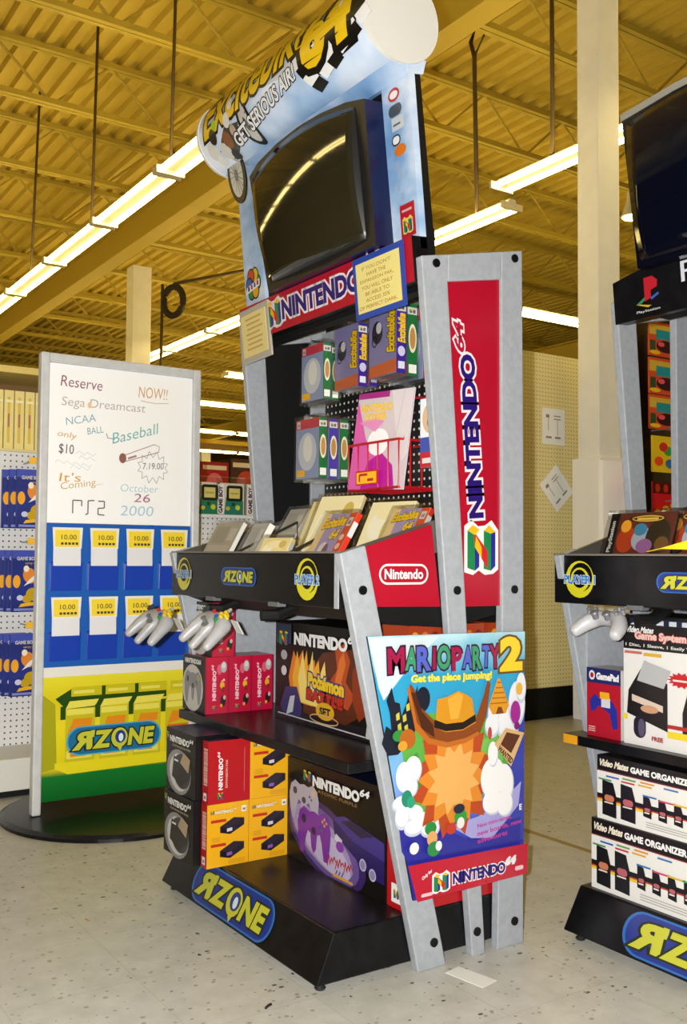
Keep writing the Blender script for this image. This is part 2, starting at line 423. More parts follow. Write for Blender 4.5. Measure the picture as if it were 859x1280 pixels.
    ed = [i for i in range(nx)]+[(j+1)*(nx+1)-1 for j in range(ny)]+[ny*(nx+1)+i for i in range(nx, 0, -1)]+[j*(nx+1) for j in range(ny, 0, -1)]
    base = [mb.add([mb.v[i]+V((0, .06, 0))]) for i in ed]
    for k in range(len(ed)):
        l = (k+1) % len(ed); mb.face([ed[k], base[k], base[l], ed[l]], M('#15151a', .4))
    ob(mb, 'screen', mon, smooth=True)
    if not n64:
        e = [(-.818, .47), (-.64, .488), (-.46, .494), (-.28, .488), (-.102, .47)]
        mb = MB().prism([lean_pt(u, t, depth+.002) for u, t in e]+[lean_pt(u, t+.018, depth+.002) for u, t in e[::-1]], V((0, .9952, .0975))*.2, M('#9a978c', .5))
        ob(mb, 'hood_top', hood); return
    SKY = sky_print('cloudy_sky_print', 3.2, 3); 
    # sky printed side strips
    for k, (u0, u1) in enumerate(((-.92, -.795), (-.115, 0.))):
        mb = MB().prism([lean_pt(u, t, d_) for u, t, d_ in ((u0, .02, .002), (u1, .02, .002), (u1, .5, .002), (u0, .5, .002))], V((0, .9952, .0975))*.02, SKY)
        P = Print(mb, lean_pt(u0, 0, .002), (1, 0, 0), LEAN)
        if k:
            P.ell(.05, .43, .024, .017, M('#c02038', .35)); P.ell(.05, .43, .017, .01, WHITE)
            P.pill(.024, .375, .055, .03, M('#4a5560', .35)); P.rect(.034, .338, .05, .034, M('#cfd6dd', .35)); P.rect(.04, .35, .03, .005, M('#5a6570', .35))
            P.pill(.03, .3, .036, .028, M('#20262e', .35)); P.pill(.034, .304, .028, .02, WHITE); P.ell(.062, .285, .024, .015, M('#e07818', .35))
            for i in range(5): P.rect(.04+.012*(i % 2), .24-.028*i, .012, .02, M('#9fb4cc', .35))
            P.rect(.043, .06, .06, .085, M('#b41a2c', .35)); nlogo(P, .055, .072, .034, .038, M('#e8d070', .35)); P.rect(.053, .125, .04, .006, M('#e0b0b0', .35))
        else:
            for i, c in enumerate(('#2c8a4c', '#d8b820', '#c83828', '#2858b0', '#2c8a4c', '#e0a820')):
                a = i*pi/3; P.ell(.058+.026*cos(a), .125+.03*sin(a), .024, .026, BLK); P.ell(.058+.026*cos(a), .125+.03*sin(a), .019, .021, M(c, .35))
            P.poly([(.012, .098), (.1, .112), (.102, .135), (.016, .12)], WHITE)
            for i, c in enumerate((PUR, RED, BLU, RED)): P.rect(.022+.02*i, .106+.003*i, .012, .015, c)
        ob(mb, 'sky_strip', hood)
    # marquee drum
    yc, zc, r = .223, 2.352, .117; n = 48; LS = sky_print('marquee_sky_print', 2.2, 9)
    mq = MB(); ra = [mq.add([(x, yc-r*cos(2*pi*k/n), zc+r*sin(2*pi*k/n)) for k in range(n)]) for x in (-.92, 0.)]
    for k in range(n): l = (k+1) % n; mq.face([ra[0]+k, ra[1]+k, ra[1]+l, ra[0]+l], LS)
    drum = ob(mq, 'marquee_drum', smooth=True)
    for x, d in ((-.92, -.006), (0., .006)):
        mb = MB().tube([(x-d, yc, zc), (x+d, yc, zc)], r+.003, M('#eceae2', .45), n); ob(mb, 'drum_end_cap', drum)
    ob(MB().prism([(-.915, y, z) for y, z in ((.15, 2.262), (.31, 2.262), (.30, 2.225), (.25, 2.215))], (.913, 0, 0), SKY), 'marquee_base', drum)
    # printed art on the drum; s along x, t along the arc (0 at the front, up positive)
    def fn(s, t, l):
        a = t/r; return V((s, yc-(r+l)*cos(a), zc+(r+l)*sin(a)))
    class DP(Print):
        def put(s, pts, faces, m):
            f = s.xf[-1]; bm = bmesh.new(); vs = [bm.verts.new((*f(x, y), 0)) for x, y in pts]
            for q in faces:
                try: bm.faces.new([vs[i] for i in q])
                except ValueError: pass
            for i in range(-14, 15):
                bmesh.ops.bisect_plane(bm, geom=bm.verts[:]+bm.edges[:]+bm.faces[:], plane_co=(0, i*.0125, 0), plane_no=(0, 1, 0))
            bm.verts.ensure_lookup_table(); bm.verts.index_update()
            b = s.mb.add([s.fn(v.co.x, v.co.y, s.L) for v in bm.verts])
            for q in bm.faces: s.mb.face([b+v.index for v in q.verts], m)
            bm.free(); s.L += s.step
    R_ = lambda d: radians(d)*r
    mb = MB(); P = DP(mb, fn=fn, base=.0012)
    P.poly([(-.9, R_(5)), (-.86, R_(70)), (-.3, R_(70)), (-.2, R_(20)), (-.26, R_(-25)), (-.5, R_(-8)), (-.7, R_(-20))], M('#d8dde0', .4))
    # chequered flag behind the number
    q = [(-.33, 12), (-.30, -30), (-.2, -50), (-.12, -40), (-.045, -38), (-.012, 0), (-.02, 40), (-.25, 60)]
    P.poly([(x, R_(a)) for x, a in q], BLK)
    for i in range(6):
        for j in range(5):
            x = -.335+.052*i+.016*(4-j); t = R_(-62+6.5*i)+.028*j+(.008 if i % 2 else 0)
            P.poly([(x, t), (x+.05, t+.012), (x+.034, t+.04), (x-.016, t+.028)], WHITE if (i+j) % 2 else BLK)
    yl = M('#efc414', .35)
    P.text('Excitebike', -.87, R_(-19), .63, .125, yl, .025, .35, .075, BLK, .05)
    P.text('64', -.265, R_(-27), .225, .135, yl, .06, .25, .06, BLK, .09)
    ob(mb, 'lettering', drum)
    # motorcycle artwork: upper wheel and frame on the drum, front wheel on a cut-out card that hangs below
    mb = MB(); P = DP(mb, fn=fn, base=.0045)
    P.ell(-.625, R_(-36), .036, .082, BLK, .1); P.ell(-.625, R_(-36), .024, .064, M('#c9c8c2', .4), .1); P.ell(-.625, R_(-36), .008, .022, M('#6a6a68', .4), .1)
    P.poly([(-.82, R_(-45)), (-.74, R_(-20)), (-.66, R_(-26)), (-.69, R_(-50)), (-.78, R_(-70))], M('#4a443e', .4)); P.line([(-.80, R_(-50)), (-.78, R_(-88))], .012, M('#b8b4aa', .4)); P.line([(-.69, R_(-40)), (-.63, R_(-36))], .012, M('#8a8680', .4))
    for x, a, w, c in ((-.85, -40, .028, '#e6e4de'), (-.82, -22, .022, '#2a2a28'), (-.79, -50, .026, '#d8d6d0'), (-.75, -38, .024, '#8a5a3a'), (-.72, -14, .02, '#e6e4de'), (-.70, -32, .016, '#b8a890'), (-.80, -8, .014, '#9ad028'), (-.69, 4, .016, '#e8e6e0'), (-.76, -62, .018, '#20201e'), (-.84, -58, .018, '#efeee8')):
        P.ell(x, R_(a), w, w*1.1, M(c, .4))
    ob(mb, 'motorcycle_print', drum)
    mb = MB(); P = DP(mb, fn=fn, base=.0075); P.text('GET SERIOUS AIR!', -.712, R_(-56), .40, .036, WHITE, .03, .25, .145, BLK, .06); ob(mb, 'lettering', drum)
    def card(u, v): return V((-.81+u, .19-.02*v, 2.2+v))
    mb = MB(); w = [(.058*cos(2*pi*k/28)*1.0, .098*sin(2*pi*k/28)) for k in range(28)]
    w = [(a*cos(.3)-b_*sin(.3)*-.55, a*sin(.3)*.0+b_) for a, b_ in w]; w = [(a-.5*b_, b_) for a, b_ in w]
    mb.prism([card(a, b_) for a, b_ in w], (0, .004, 0), BLK)
    P = Print(mb, fn=lambda a, b_, l: card(a, b_)+V((0, -l, 0)))
    P.poly([(a*.72, b_*.78) for a, b_ in w], M('#d4d3cd', .4)); P.poly([(a*.2, b_*.22) for a, b_ in w], M('#555552', .4))
    for k in range(7):
        a = k*pi/7; e = (.04*cos(a)-.5*.07*sin(a), .07*sin(a)); P.line([(-e[0], -e[1]), (e[0], e[1])], .003, M('#7a7a76', .4))
    ob(mb, 'wheel_cutout', drum)

kA = thing('demo_kiosk', 'tall silver framed game demo kiosk with red side panels and sky print drum on top', 'kiosk')
kiosk('a', kA)
kB = thing('demo_kiosk', 'black topped demo kiosk at the right edge with dark blue monitor hood', 'kiosk', (.93, .735, 0))
kiosk('b', kB)

REFL[0] = 1.

# ------------------------------------------------------------------ room
def floor_mat():
    m, nt, bs = nodes('speckled_vinyl_tile'); co = coords(nt)
    base = ramp(nt, noise(nt, co, 14, 4, .6), [(.3, '#a6a59d'), (.7, '#b7b6ae')])
    for sc, lo, hi, col, st in ((34, .045, .09, '#4a4844', (1, .62, 1)), (21, .03, .055, '#35332f', (.6, 1, 1)), (60, .06, .16, '#8d887a', (1, .8, 1))):
        v = nt.nodes.new('ShaderNodeTexVoronoi'); v.inputs['Scale'].default_value = sc
        w = mapping(nt, co, st, (sc, sc*.3, 0), (0, 0, sc)); nt.links.new(w, v.inputs['Vector'])
        sep = nt.nodes.new('ShaderNodeSeparateColor'); nt.links.new(v.outputs['Color'], sep.inputs[0])
        k = mth(nt, 'LESS_THAN', v.outputs['Distance'], mth(nt, 'MULTIPLY', mth(nt, 'GREATER_THAN', sep.outputs[0], .42), mth(nt, 'MULTIPLY', sep.outputs[1], hi*2)))
        base = mixc(nt, k, base, col)
    # joints between the tiles
    sx = nt.nodes.new('ShaderNodeSeparateXYZ'); nt.links.new(co, sx.inputs[0])
    for a in (0, 1):
        f = mth(nt, 'ABSOLUTE', mth(nt, 'SUBTRACT', mth(nt, 'FRACT', mth(nt, 'MULTIPLY', sx.outputs[a], 1/.305)), .5))
        base = mixc(nt, mth(nt, 'MULTIPLY', mth(nt, 'GREATER_THAN', f, .4965), .35), base, '#7d786a')
    nt.links.new(base, bs.inputs['Base Color']); bs.inputs['Roughness'].default_value = .38
    return m
struct(MB().box((-46, -9, -.1), (9, 27, 0), floor_mat()).build('floor'))
struct(MB().box((-9, 1.36, 0), (3, 1.385, .0015), M('#8a7446', .5)).build('trim_1'))

DECK = mottled('cream_deck_paint', '#c4aa40', '#cbb24a', 2, .65)
mb = MB(); pit = .2; prof = []
y = -9.
while y < 27:
    prof += [(y, 6.1), (y+.08, 6.1), (y+.095, 6.165), (y+.185, 6.165)]; y += pit
a = mb.add([(-46, p, z) for p, z in prof]); b = mb.add([(9, p, z) for p, z in prof])
for i in range(len(prof)-1): mb.face([a+i, b+i, b+i+1, a+i+1], DECK)
struct(mb.build('ceiling'))
JM = M('#bca63e', .6)
mb = MB(); ys, ye = -8.5, 26.5
for z in (6.04, 5.50):
    for s in (-1, 1): mb.box((s*.032-.025, ys, z), (s*.032+.025, ye, z+.055), JM)
k = 0; y = ys
while y < ye-.6:
    mb.tube([(0, y, 5.52 if k % 2 else 6.07), (0, y+.6, 6.07 if k % 2 else 5.52)], .014, JM, 6, False); y += .6; k += 1
j0 = mb.build('trim_2'); struct(j0)
for i in range(20):
    x = -.7-1.77*(i-1)
    o = j0 if i == 0 else j0.copy()
    if i: COL.objects.link(o)
    o.location = (x, 0, 0)
# girder and columns
GM = M('#bba33c', .6)
for i, yg in enumerate((3.6, 14.)):
    mb = MB(); mb.box((-45, yg-.11, 5.05), (8, yg+.11, 5.075), GM); mb.box((-45, yg-.012, 5.075), (8, yg+.012, 5.465), GM); mb.box((-45, yg-.11, 5.465), (8, yg+.11, 5.495), GM)
    struct(mb.build('trim_3'))
CW = mottled('column_paint', '#f2f2ee', '#f8f8f4', 8, .5)
def column(name, x, y, w, label):
    o = struct(MB().box((x-w, y, 0), (x, y+w*1.15, 5.05), CW).build(name, bevel=.006)); return o
column('column', -2.2, 3.42, .172, ''); column('column', -11.0, 3.85, .24, '')
for x, y in ((-20, 3.9), (-11, 14), (-20, 14), (-30, 3.9), (-30, 14)): column('column', x, y, .3, '')
tag(MB().box((-2.4, 3.395, 0), (-2.17, 3.665, 1.62), M('#fbfbfa', .45)).build('column_guard', bevel=.006), 'white boxed guard around the foot of the near column', 'column guard')
WM = M('#bfa336', .7)
struct(MB().box((-46.2, -9, 0), (-46, 27, 6.2), WM).build('wall_back'))
struct(MB().box((-46, 27, 0), (9, 27.2, 6.2), WM).build('wall_right'))
struct(MB().box((-46, -9.2, 0), (9, -9, 6.2), WM).build('wall_left'))
struct(MB().box((9, -9, 0), (9.2, 27, 6.2), WM).build('wall_front'))

# fluorescent fixtures (built along x)
GLOW = tube_glow((.95, .71, .25), TUBE)
def fixture(L=1.42):
    t = thing('ceiling_light', '', 'light')
    mb = MB().prism([(-L/2, y, z) for y, z in ((-.045, .03), (-.035, .09), (.035, .09), (.045, .03))], (L, 0, 0), M('#d6d2c4', .5))
    mb.build('reflector', t)
    for s in (-1, 1):
        MB().tube([(-L/2+.03, s*.08, .028), (L/2-.03, s*.08, .028)], .023, GLOW, 10).build('tube', t)
    for x in (-L/2+.015, L/2-.015): MB().box((x-.012, -.12, .0), (x+.012, .12, .06), M('#e4dcc0', .5)).build('lamp_holder', t)
    return t
fx = fixture(); first = [True]
def row(label, group, pts, rz=0):
    for p in pts:
        o = fx if first[0] else dup(fx, p)
        first[0] = False; o.location = p; o.rotation_euler = (0, 0, rz); o['label'] = label; o['group'] = group
row('twin tube fluorescent fixture in the long bright strip above the whiteboard', 'lights above the whiteboard', [(-3.05-1.46*i, 1.87, 4.0) for i in range(13)])
row('twin tube fluorescent fixture in the strip that ends at the left side of the kiosk', 'lights of the second strip', [(-4.93-1.46*i, 4.62, 4.0) for i in range(9)])
row('twin tube fluorescent fixture in front of the near column', 'lights by the near column', [(-3.27+1.46*i, 4.25, 4.0) for i in range(2)])
row('short bright fluorescent fixture low between kiosk and near column', 'lights across the aisle', [(-6.85, 6.4+1.46*i, 4.0) for i in range(4)], pi/2)
row('far fluorescent fixture seen low between whiteboard and kiosk', 'far lights between whiteboard and kiosk', [(x, y+1.46*i, 4.0) for x, y, n in ((-12.8, 6.9, 3), (-15.9, 6.4, 4), (-19.9, 7.9, 4), (-24, 8.6, 5), (-29, 10, 5)) for i in range(n)], pi/2)
row('unseen fluorescent fixture added overhead, outside the view, to light the aisle', 'added lights out of view', [(x, -3.0, 4.0) for x in (-11, -9.5, -8., -6.5, -5., -3.5)]+[(x, 4.25, 4.0) for x in (-.35, 1.11, 2.57)])  # extra fixtures outside the view, added to raise the room light
# hanger rods and cables
RODM = M('#4a3a1c', .6)
def rod(name, label, cat, pts, r, m=RODM, group=None): return tag(MB().tube(pts, r, m, 8).build(name, smooth=True), label, cat, group)
rod('hanger_rod', 'dark hanger rod left of the tall kiosk, above the light strip', 'rod', [(-5.2, 1.87, 4.09), (-5.13, 1.87, 6.1)], .014)
rod('hanger_rod', 'dark hanger rod at the middle of the long light strip', 'rod', [(-7.03, 1.87, 4.09), (-6.95, 1.87, 6.1)], .014)
rod('hanger_rod', 'dark hanger rod above the far end of the long light strip', 'rod', [(-9.0, 1.87, 4.09), (-8.8, 1.87, 6.1)], .014)
rod('hanger_rod', 'dark hanger rod just left of the near column', 'rod', [(-3.39, 4.25, 4.09), (-3.4, 4.25, 6.1)], .017)
rod('power_cable', 'dark power cable hanging beside the white drum end', 'cable', [(-4.66, 4.6, 4.09), (-4.7, 4.6, 5.55), (-4.75, 4.6, 5.7), (-4.6, 4.6, 5.95), (-4.5, 4.6, 6.1)], .02)
rod('power_cable', 'dark cable looped up to the roof beside the white drum end', 'cable', [(-4.7, 4.6, 5.55), (-4.55, 4.62, 5.75), (-4.58, 4.62, 5.95), (-4.75, 4.62, 6.1)], .015)
mb = MB(); c = V((-9.95, 4.0, 4.33))
pts = [c+V((.15*cos(a)*.84, .15*cos(a)*.54, .19*sin(a))) for a in [2*pi*k/24 for k in range(25)]]
mb.tube(pts, .045, M('#2a2216', .8), 8, False)
tag(mb.build('cable_coil', smooth=True), 'dark coil of cable hanging from the roof right of the far column', 'cable coil')
rod('conduit', 'thin conduit running out from the hanging cable coil', 'conduit', [(-9.95, 4.0, 4.56), (-9.0, 4.6, 4.62), (-8.6, 5.4, 4.62), (-8.2, 6.4, 4.6)], .022)
rod('conduit', 'thin dark pipe dropping down beside the far column', 'conduit', [(-10.2, 3.95, 4.6), (-10.22, 3.95, 3.1), (-10.1, 4.1, 2.95)], .022)
rod('conduit', 'diagonal brace pipe above the conduit behind the kiosk', 'conduit', [(-8.7, 5.2, 4.66), (-7.6, 5.3, 5.3)], .03)
t = thing('high_bay_light', 'small white high bay lamp between near column and black kiosk', 'light', (-5.75, 8, 5.05))
MB().lathe([(.13, 0), (.12, .03), (.06, .2), (.05, .32)], (0, 0, 0), M('#d8d6cc', .5), 20).build('shade', t)
MB().lathe([(.1, -.015), (.11, .0), (.1, .004)], (0, 0, 0), GLOW, 20).build('lamp', t)
MB().tube([(0, 0, .32), (0, 0, 1.05)], .012, RODM, 6).build('stem', t)

# gondola shelving at the far left, seen behind the whiteboard
g = thing('shelf_unit', 'white pegboard shelving unit behind the whiteboard stand', 'shelving', (-2.5, 0, 0))
MB().box((-.03, -1., .16), (0, .62, 1.45), PEGW).build('pegboard', g)
MB().box((-.03, .62, .16), (0, 1.9, 1.2), PEGW).build('pegboard', g)
MB().box((-.03, -1, .03), (.3, 1.9, .16), M('#d9d8d2', .45)).build('base_deck', g, bevel=.005)
MB().box((-.03, -1, 0), (.27, 1.9, .03), BLACKM).build('kick_plate', g)
MB().box((-.32, -1., 1.45), (.02, .62, 1.462), M('#d8c890', .5)).build('shelf', g)
MB().box((-.32, -1., 1.80), (.02, .62, 1.83), M('#d8c070', .5)).build('shelf', g)
MB().box((-.34, -1., 1.16), (-.32, .62, 1.83), M('#7d5a2c', .6)).build('back_panel', g)
MB().box((-.34, .62, 1.185), (.06, 1.9, 1.2), M('#e4e4e0', .45)).build('ledge', g)
MB().box((-.05, .615, .0), (.01, .64, 1.5), M('#3a3a3c', .5)).build('upright', g)
rows = [(1.365, .27), (1.015, .28), (.655, .28)]
PK = gradient_print('blue_pack_print', 2, 0, .28, [(0, '#18266e'), (.35, '#22308a'), (.75, '#1c2a78'), (1, '#2a3a98')])
for r_, (zt, h) in enumerate(rows):
    MB().tube([(0, .02, zt+.035), (.14, .02, zt+.035), (.15, .02, zt+.05)], .004, M('#9a9a9c', .3, .8), 6).build('hook', g)
    MB().box((.15, 0, zt+.025), (.154, .055, zt+.052), M('#f2b81c', .5)).build('price_tag', g)
    for k in range(3):
        mb = MB().box((0, -.062, 0), (.016, .062, h-.015), PK)
        P = Print(mb, (.016, -.062, 0), (0, 1, 0), (0, 0, 1))
        P.rect(0, h-.05, .124, .035, M('#3a4ab0', .4)); P.text('GAME BOY', .02, h-.058, .085, .014, WHITE, .04); P.text('carry case', .055, h-.078, .06, .009, YEL, .02)
        P.ell(.02, .13, .016, .028, M('#f0a818', .4)); P.ell(.075, .155, .028, .035, M('#e0882a', .4), .4); P.ell(.06, .185, .012, .014, M('#f4e8d0', .4)); P.poly([(.05, .11), (.09, .13), (.1, .16), (.075, .14)], M('#e8e8ec', .4))
        P.ell(.09, .075, .03, .028, YEL); P.ell(.065, .055, .02, .018, YEL); P.ell(.035, .06, .014, .012, M('#c8ccf0', .4)); P.poly([(.03, .02), (.118, .03), (.115, .045), (.04, .035)], M('#e8b020', .4))
        P.rect(.01, .005, .1, .01, M('#7a86d0', .4))
        MB_ = mb.build('hanging_pack', loc=(-2.5+.1-.034*k+.02, .004-.022*k+.012*(r_ == 0), zt-h+.015))
        w = ('top', 'middle', 'bottom')[r_]; q = ('foremost', 'second', 'rearmost')[k]
        tag(MB_, f'{q} blue carry case pack on the {w} hook left of the whiteboard', 'hanging pack', 'blue packs on hooks')
for k in range(8):
    h = .265
    mb = MB().box((0, 0, 0), (.2, .042, h), M('#e6d68c', .5)); P = Print(mb, (.2, 0, 0), (0, 1, 0), (0, 0, 1))
    P.rect(.014, .03, .012, h-.06, M('#d8b84a', .5)); P.rect(.016, .1, .008, .06, M('#b06a5a', .5)); P.rect(.004, .21, .034, .012, M('#efe6b8', .5))
    tag(mb.build('guide_book', loc=(-2.72, -.25+.046*k, 1.4625), bevel=.002), f'pale yellow guide book on the left shelf, {"first second third fourth fifth sixth seventh eighth".split()[7-k]} from the whiteboard', 'book', 'pale yellow books')
# game boy packs on the right part of the unit
for k, (y, c, d) in enumerate(((.80, '#157a58', '#0f3e2e'), (.935, '#157a6a', '#123e34'), (1.10, '#5a2c92', '#2e1458'))):
    mb = MB().box((0, 0, 0), (.05, .15, .155), M('#d8d4c8', .4)); P = Print(mb, (.05, 0, 0), (0, 1, 0), (0, 0, 1))
    P.poly([(.04, 0), (.145, 0), (.145, .07), (.05, .085)], M(c, .35)); P.rect(.004, .004, .034, .145, M('#efece4', .4))
    P.text('GAME BOY', .03, .008, .13, .02, PUR, .05, 0, pi/2)
    P.pill(.052, .066, .09, .078, M('#15181c', .3), .014); P.rect(.066, .08, .06, .05, M('#d8cf7a', .3)); P.rect(.074, .1, .044, .008, M('#b8a84a', .3))
    P.ell(.06, .03, .012, .01, M('#c8b04a', .35)); P.ell(.115, .035, .013, .013, M('#c8d040', .35)); P.ell(.09, .05, .01, .01, M(d, .35))
    t = tag(mb.build('handheld_pack', loc=(-2.47, y, 1.2005)), ('green handheld game pack cut off by the whiteboard edge', 'green handheld game pack in the middle of the ledge', 'purple handheld game pack next to the kiosk')[k], 'handheld console pack', 'handheld packs')
    MB().box((-.004, -.004, .0), (.056, .154, .185), CLEAR).build('clear_shell', t)
# far shelf with red toys
g = thing('far_shelf', 'far shelf with yellow top rail and red toy boxes', 'shelving', (-5.5, 1.2, 0))
MB().box((-.4, -.6, 0), (0, 3, 1.42), M('#d8ccb0', .5)).build('body', g)
MB().box((-.42, -.6, 1.93), (.02, 3, 1.965), M('#e2b83a', .5)).build('top_rail', g)
for y in (0., .72, 1.6, 2.6): MB().box((-.02, y, 1.42), (.01, y+.05, 1.93), M('#d8b04a', .5)).build('upright', g)
for k, (y, w, h, c, c2, d) in enumerate(((1.0, .3, .3, '#8a1648', '#c03070', 'magenta'), (1.32, .26, .33, '#a8142c', '#d83050', 'crimson'), (1.6, .22, .42, '#b01a26', '#5a3a20', 'red and brown'), (1.84, .2, .28, '#7a7468', '#d8d4c8', 'grey'), (2.06, .24, .40, '#b81828', '#2a4a30', 'red and green'), (2.32, .26, .36, '#a01020', '#e06070', 'dark red'), (2.6, .3, .4, '#4a2a20', '#c04030', 'brown'), (2.92, .26, .35, '#b01428', '#801020', 'red'))):
    mb = MB().box((0, 0, 0), (.2, w, h), M(c, .5)); P = Print(mb, (.2, 0, 0), (0, 1, 0), (0, 0, 1)); P.ell(w*.5, h*.5, w*.3, h*.25, M(c2, .5)); P.rect(.02, h*.82, w-.04, h*.1, M('#e8d8c0', .5))
    tag(mb.build('toy_box', loc=(-5.72, y, 1.421)), f'{d} toy box on the far shelf between whiteboard and kiosk', 'toy box', 'toy boxes on the far shelf')
# end panel (cream pegboard) beside the near column
g = thing('pegboard_partition', 'cream pegboard end panel between tall kiosk and near column', 'partition', (-2.5, 3.0, 0))
MB().box((-.05, .02, .08), (0, .7, 2.29), PEGC).build('pegboard', g)
MB().box((-.9, .0, .08), (-.05, .02, 2.29), PEGC).build('return_panel', g)
MB().box((-.055, .0, .0), (.006, .03, 2.3), M('#b89a48', .5)).build('corner_post', g)
MB().box((-.9, .015, .0), (.012, .7, .19), BLACKM).build('kick_plate', g)
for k, (y, z, a) in enumerate(((3.335, 1.83, 0), (3.36, 1.44, .75))):
    mb = MB().box((0, -.1, -.115), (.002, .1, .115), M('#ffffff', .6)); P = Print(mb, (.002, -.1, -.115), (0, 1, 0), (0, 0, 1))
    for x, y_, w, h in ((.03, .04, .05, .012), (.11, .04, .05, .012), (.03, .17, .03, .02), (.05, .09, .004, .08), (.13, .06, .004, .1), (.1, .18, .06, .006), (.1, .16, .06, .006)): P.rect(x, y_, w, h, M('#8d8878', .6))
    tag(mb.build('paper_notice', loc=(-2.4985, y, z), rot=(a, 0, 0)), ('upright white paper notice pinned high on the cream pegboard', 'white paper notice hanging tilted below the other one')[k], 'paper', None)

# toy rack seen through the side frame of the black kiosk
g = thing('toy_rack', 'dark peg rack of toys seen through the black kiosk frame', 'rack', (-1.5, 2.66, 0))
MB().box((-.03, .2, .0), (0, .8, 2.45), M('#3a2c14', .6)).build('back_panel', g); MB().box((-.03, 0, 0), (0, .2, 1.5), M('#f4f4f0', .6)).build('back_panel', g)
MB().box((-.03, 0, 0), (.25, .8, .14), M('#8a8478', .5)).build('base_deck', g)
for z in (2.26, 1.68, 1.30): MB().tube([(0, .38, z), (.12, .38, z)], .005, GREY, 6).build('hook', g)
def toycard(y, z, w, h, kind, label):
    bg = {'teal': '#c84a2c', 'yellow': '#d8b820', 'red': '#c01420'}[kind]
    mb = MB().box((0, -w/2, -h), (.01, w/2, 0), M(bg, .4)); P = Print(mb, (.01, -w/2, -h), (0, 1, 0), (0, 0, 1))
    if kind == 'teal':
        P.rect(.0, h*.62, w*.8, h*.3, M('#c8a838', .4)); P.rect(w*.2, h*.5, w*.55, h*.28, M('#1c8a9a', .4)); P.ell(w*.82, h*.66, w*.14, h*.12, M('#f0c81c', .4)); P.ell(w*.5, h*.3, w*.3, h*.18, M('#34141c', .4)); P.ell(w*.35, h*.36, w*.1, h*.07, M('#e05060', .4)); P.rect(w*.02, h*.05, w*.16, h*.4, M('#2a4a2c', .4)); P.ell(w*.16, h*.1, w*.16, h*.06, M('#e8b418', .4))
    elif kind == 'yellow':
        for a, b, c in ((.2, .3, '#e0481c'), (.5, .6, '#2c9a3c'), (.7, .35, '#f0e048'), (.35, .7, '#c82c2c'), (.8, .75, '#1c8a5a'), (.55, .25, '#2c6ab0')): P.ell(w*a, h*b, w*.14, h*.13, M(c, .4))
    else:
        P.rect(0, h*.78, w, h*.22, M('#4a1410', .4))
        for i in range(4): P.ell(w*(.15+.23*i), h*(.42+.07*i), w*.1, h*.07, YEL)
        for i in range(4): P.ell(w*(.14+.24*i), h*.88, w*.07, h*.08, M('#b02a1c', .4))
        P.rect(w*.3, h*.15, w*.5, h*.03, M('#f0a0a0', .4))
    return tag(mb.build('toy_card', loc=(-1.42, y, z)), label, 'toy', 'toys on the rack')
toycard(3.05, 2.24, .27, .18, 'teal', 'topmost teal and orange toy card on the rack'); toycard(3.05, 2.05, .27, .19, 'teal', 'second teal and orange toy card from the top of the rack'); toycard(3.05, 1.855, .27, .18, 'teal', 'lowest teal and orange toy card on the rack')
toycard(3.06, 1.64, .25, .19, 'yellow', 'yellow and green toy card below the teal ones')
toycard(3.07, 1.40, .27, .28, 'red', 'large red toy card at the bottom of the rack'); toycard(2.79, 1.45, .12, .17, 'red', 'small red toy card hanging left of the black kiosk')

REFL[0] = .62

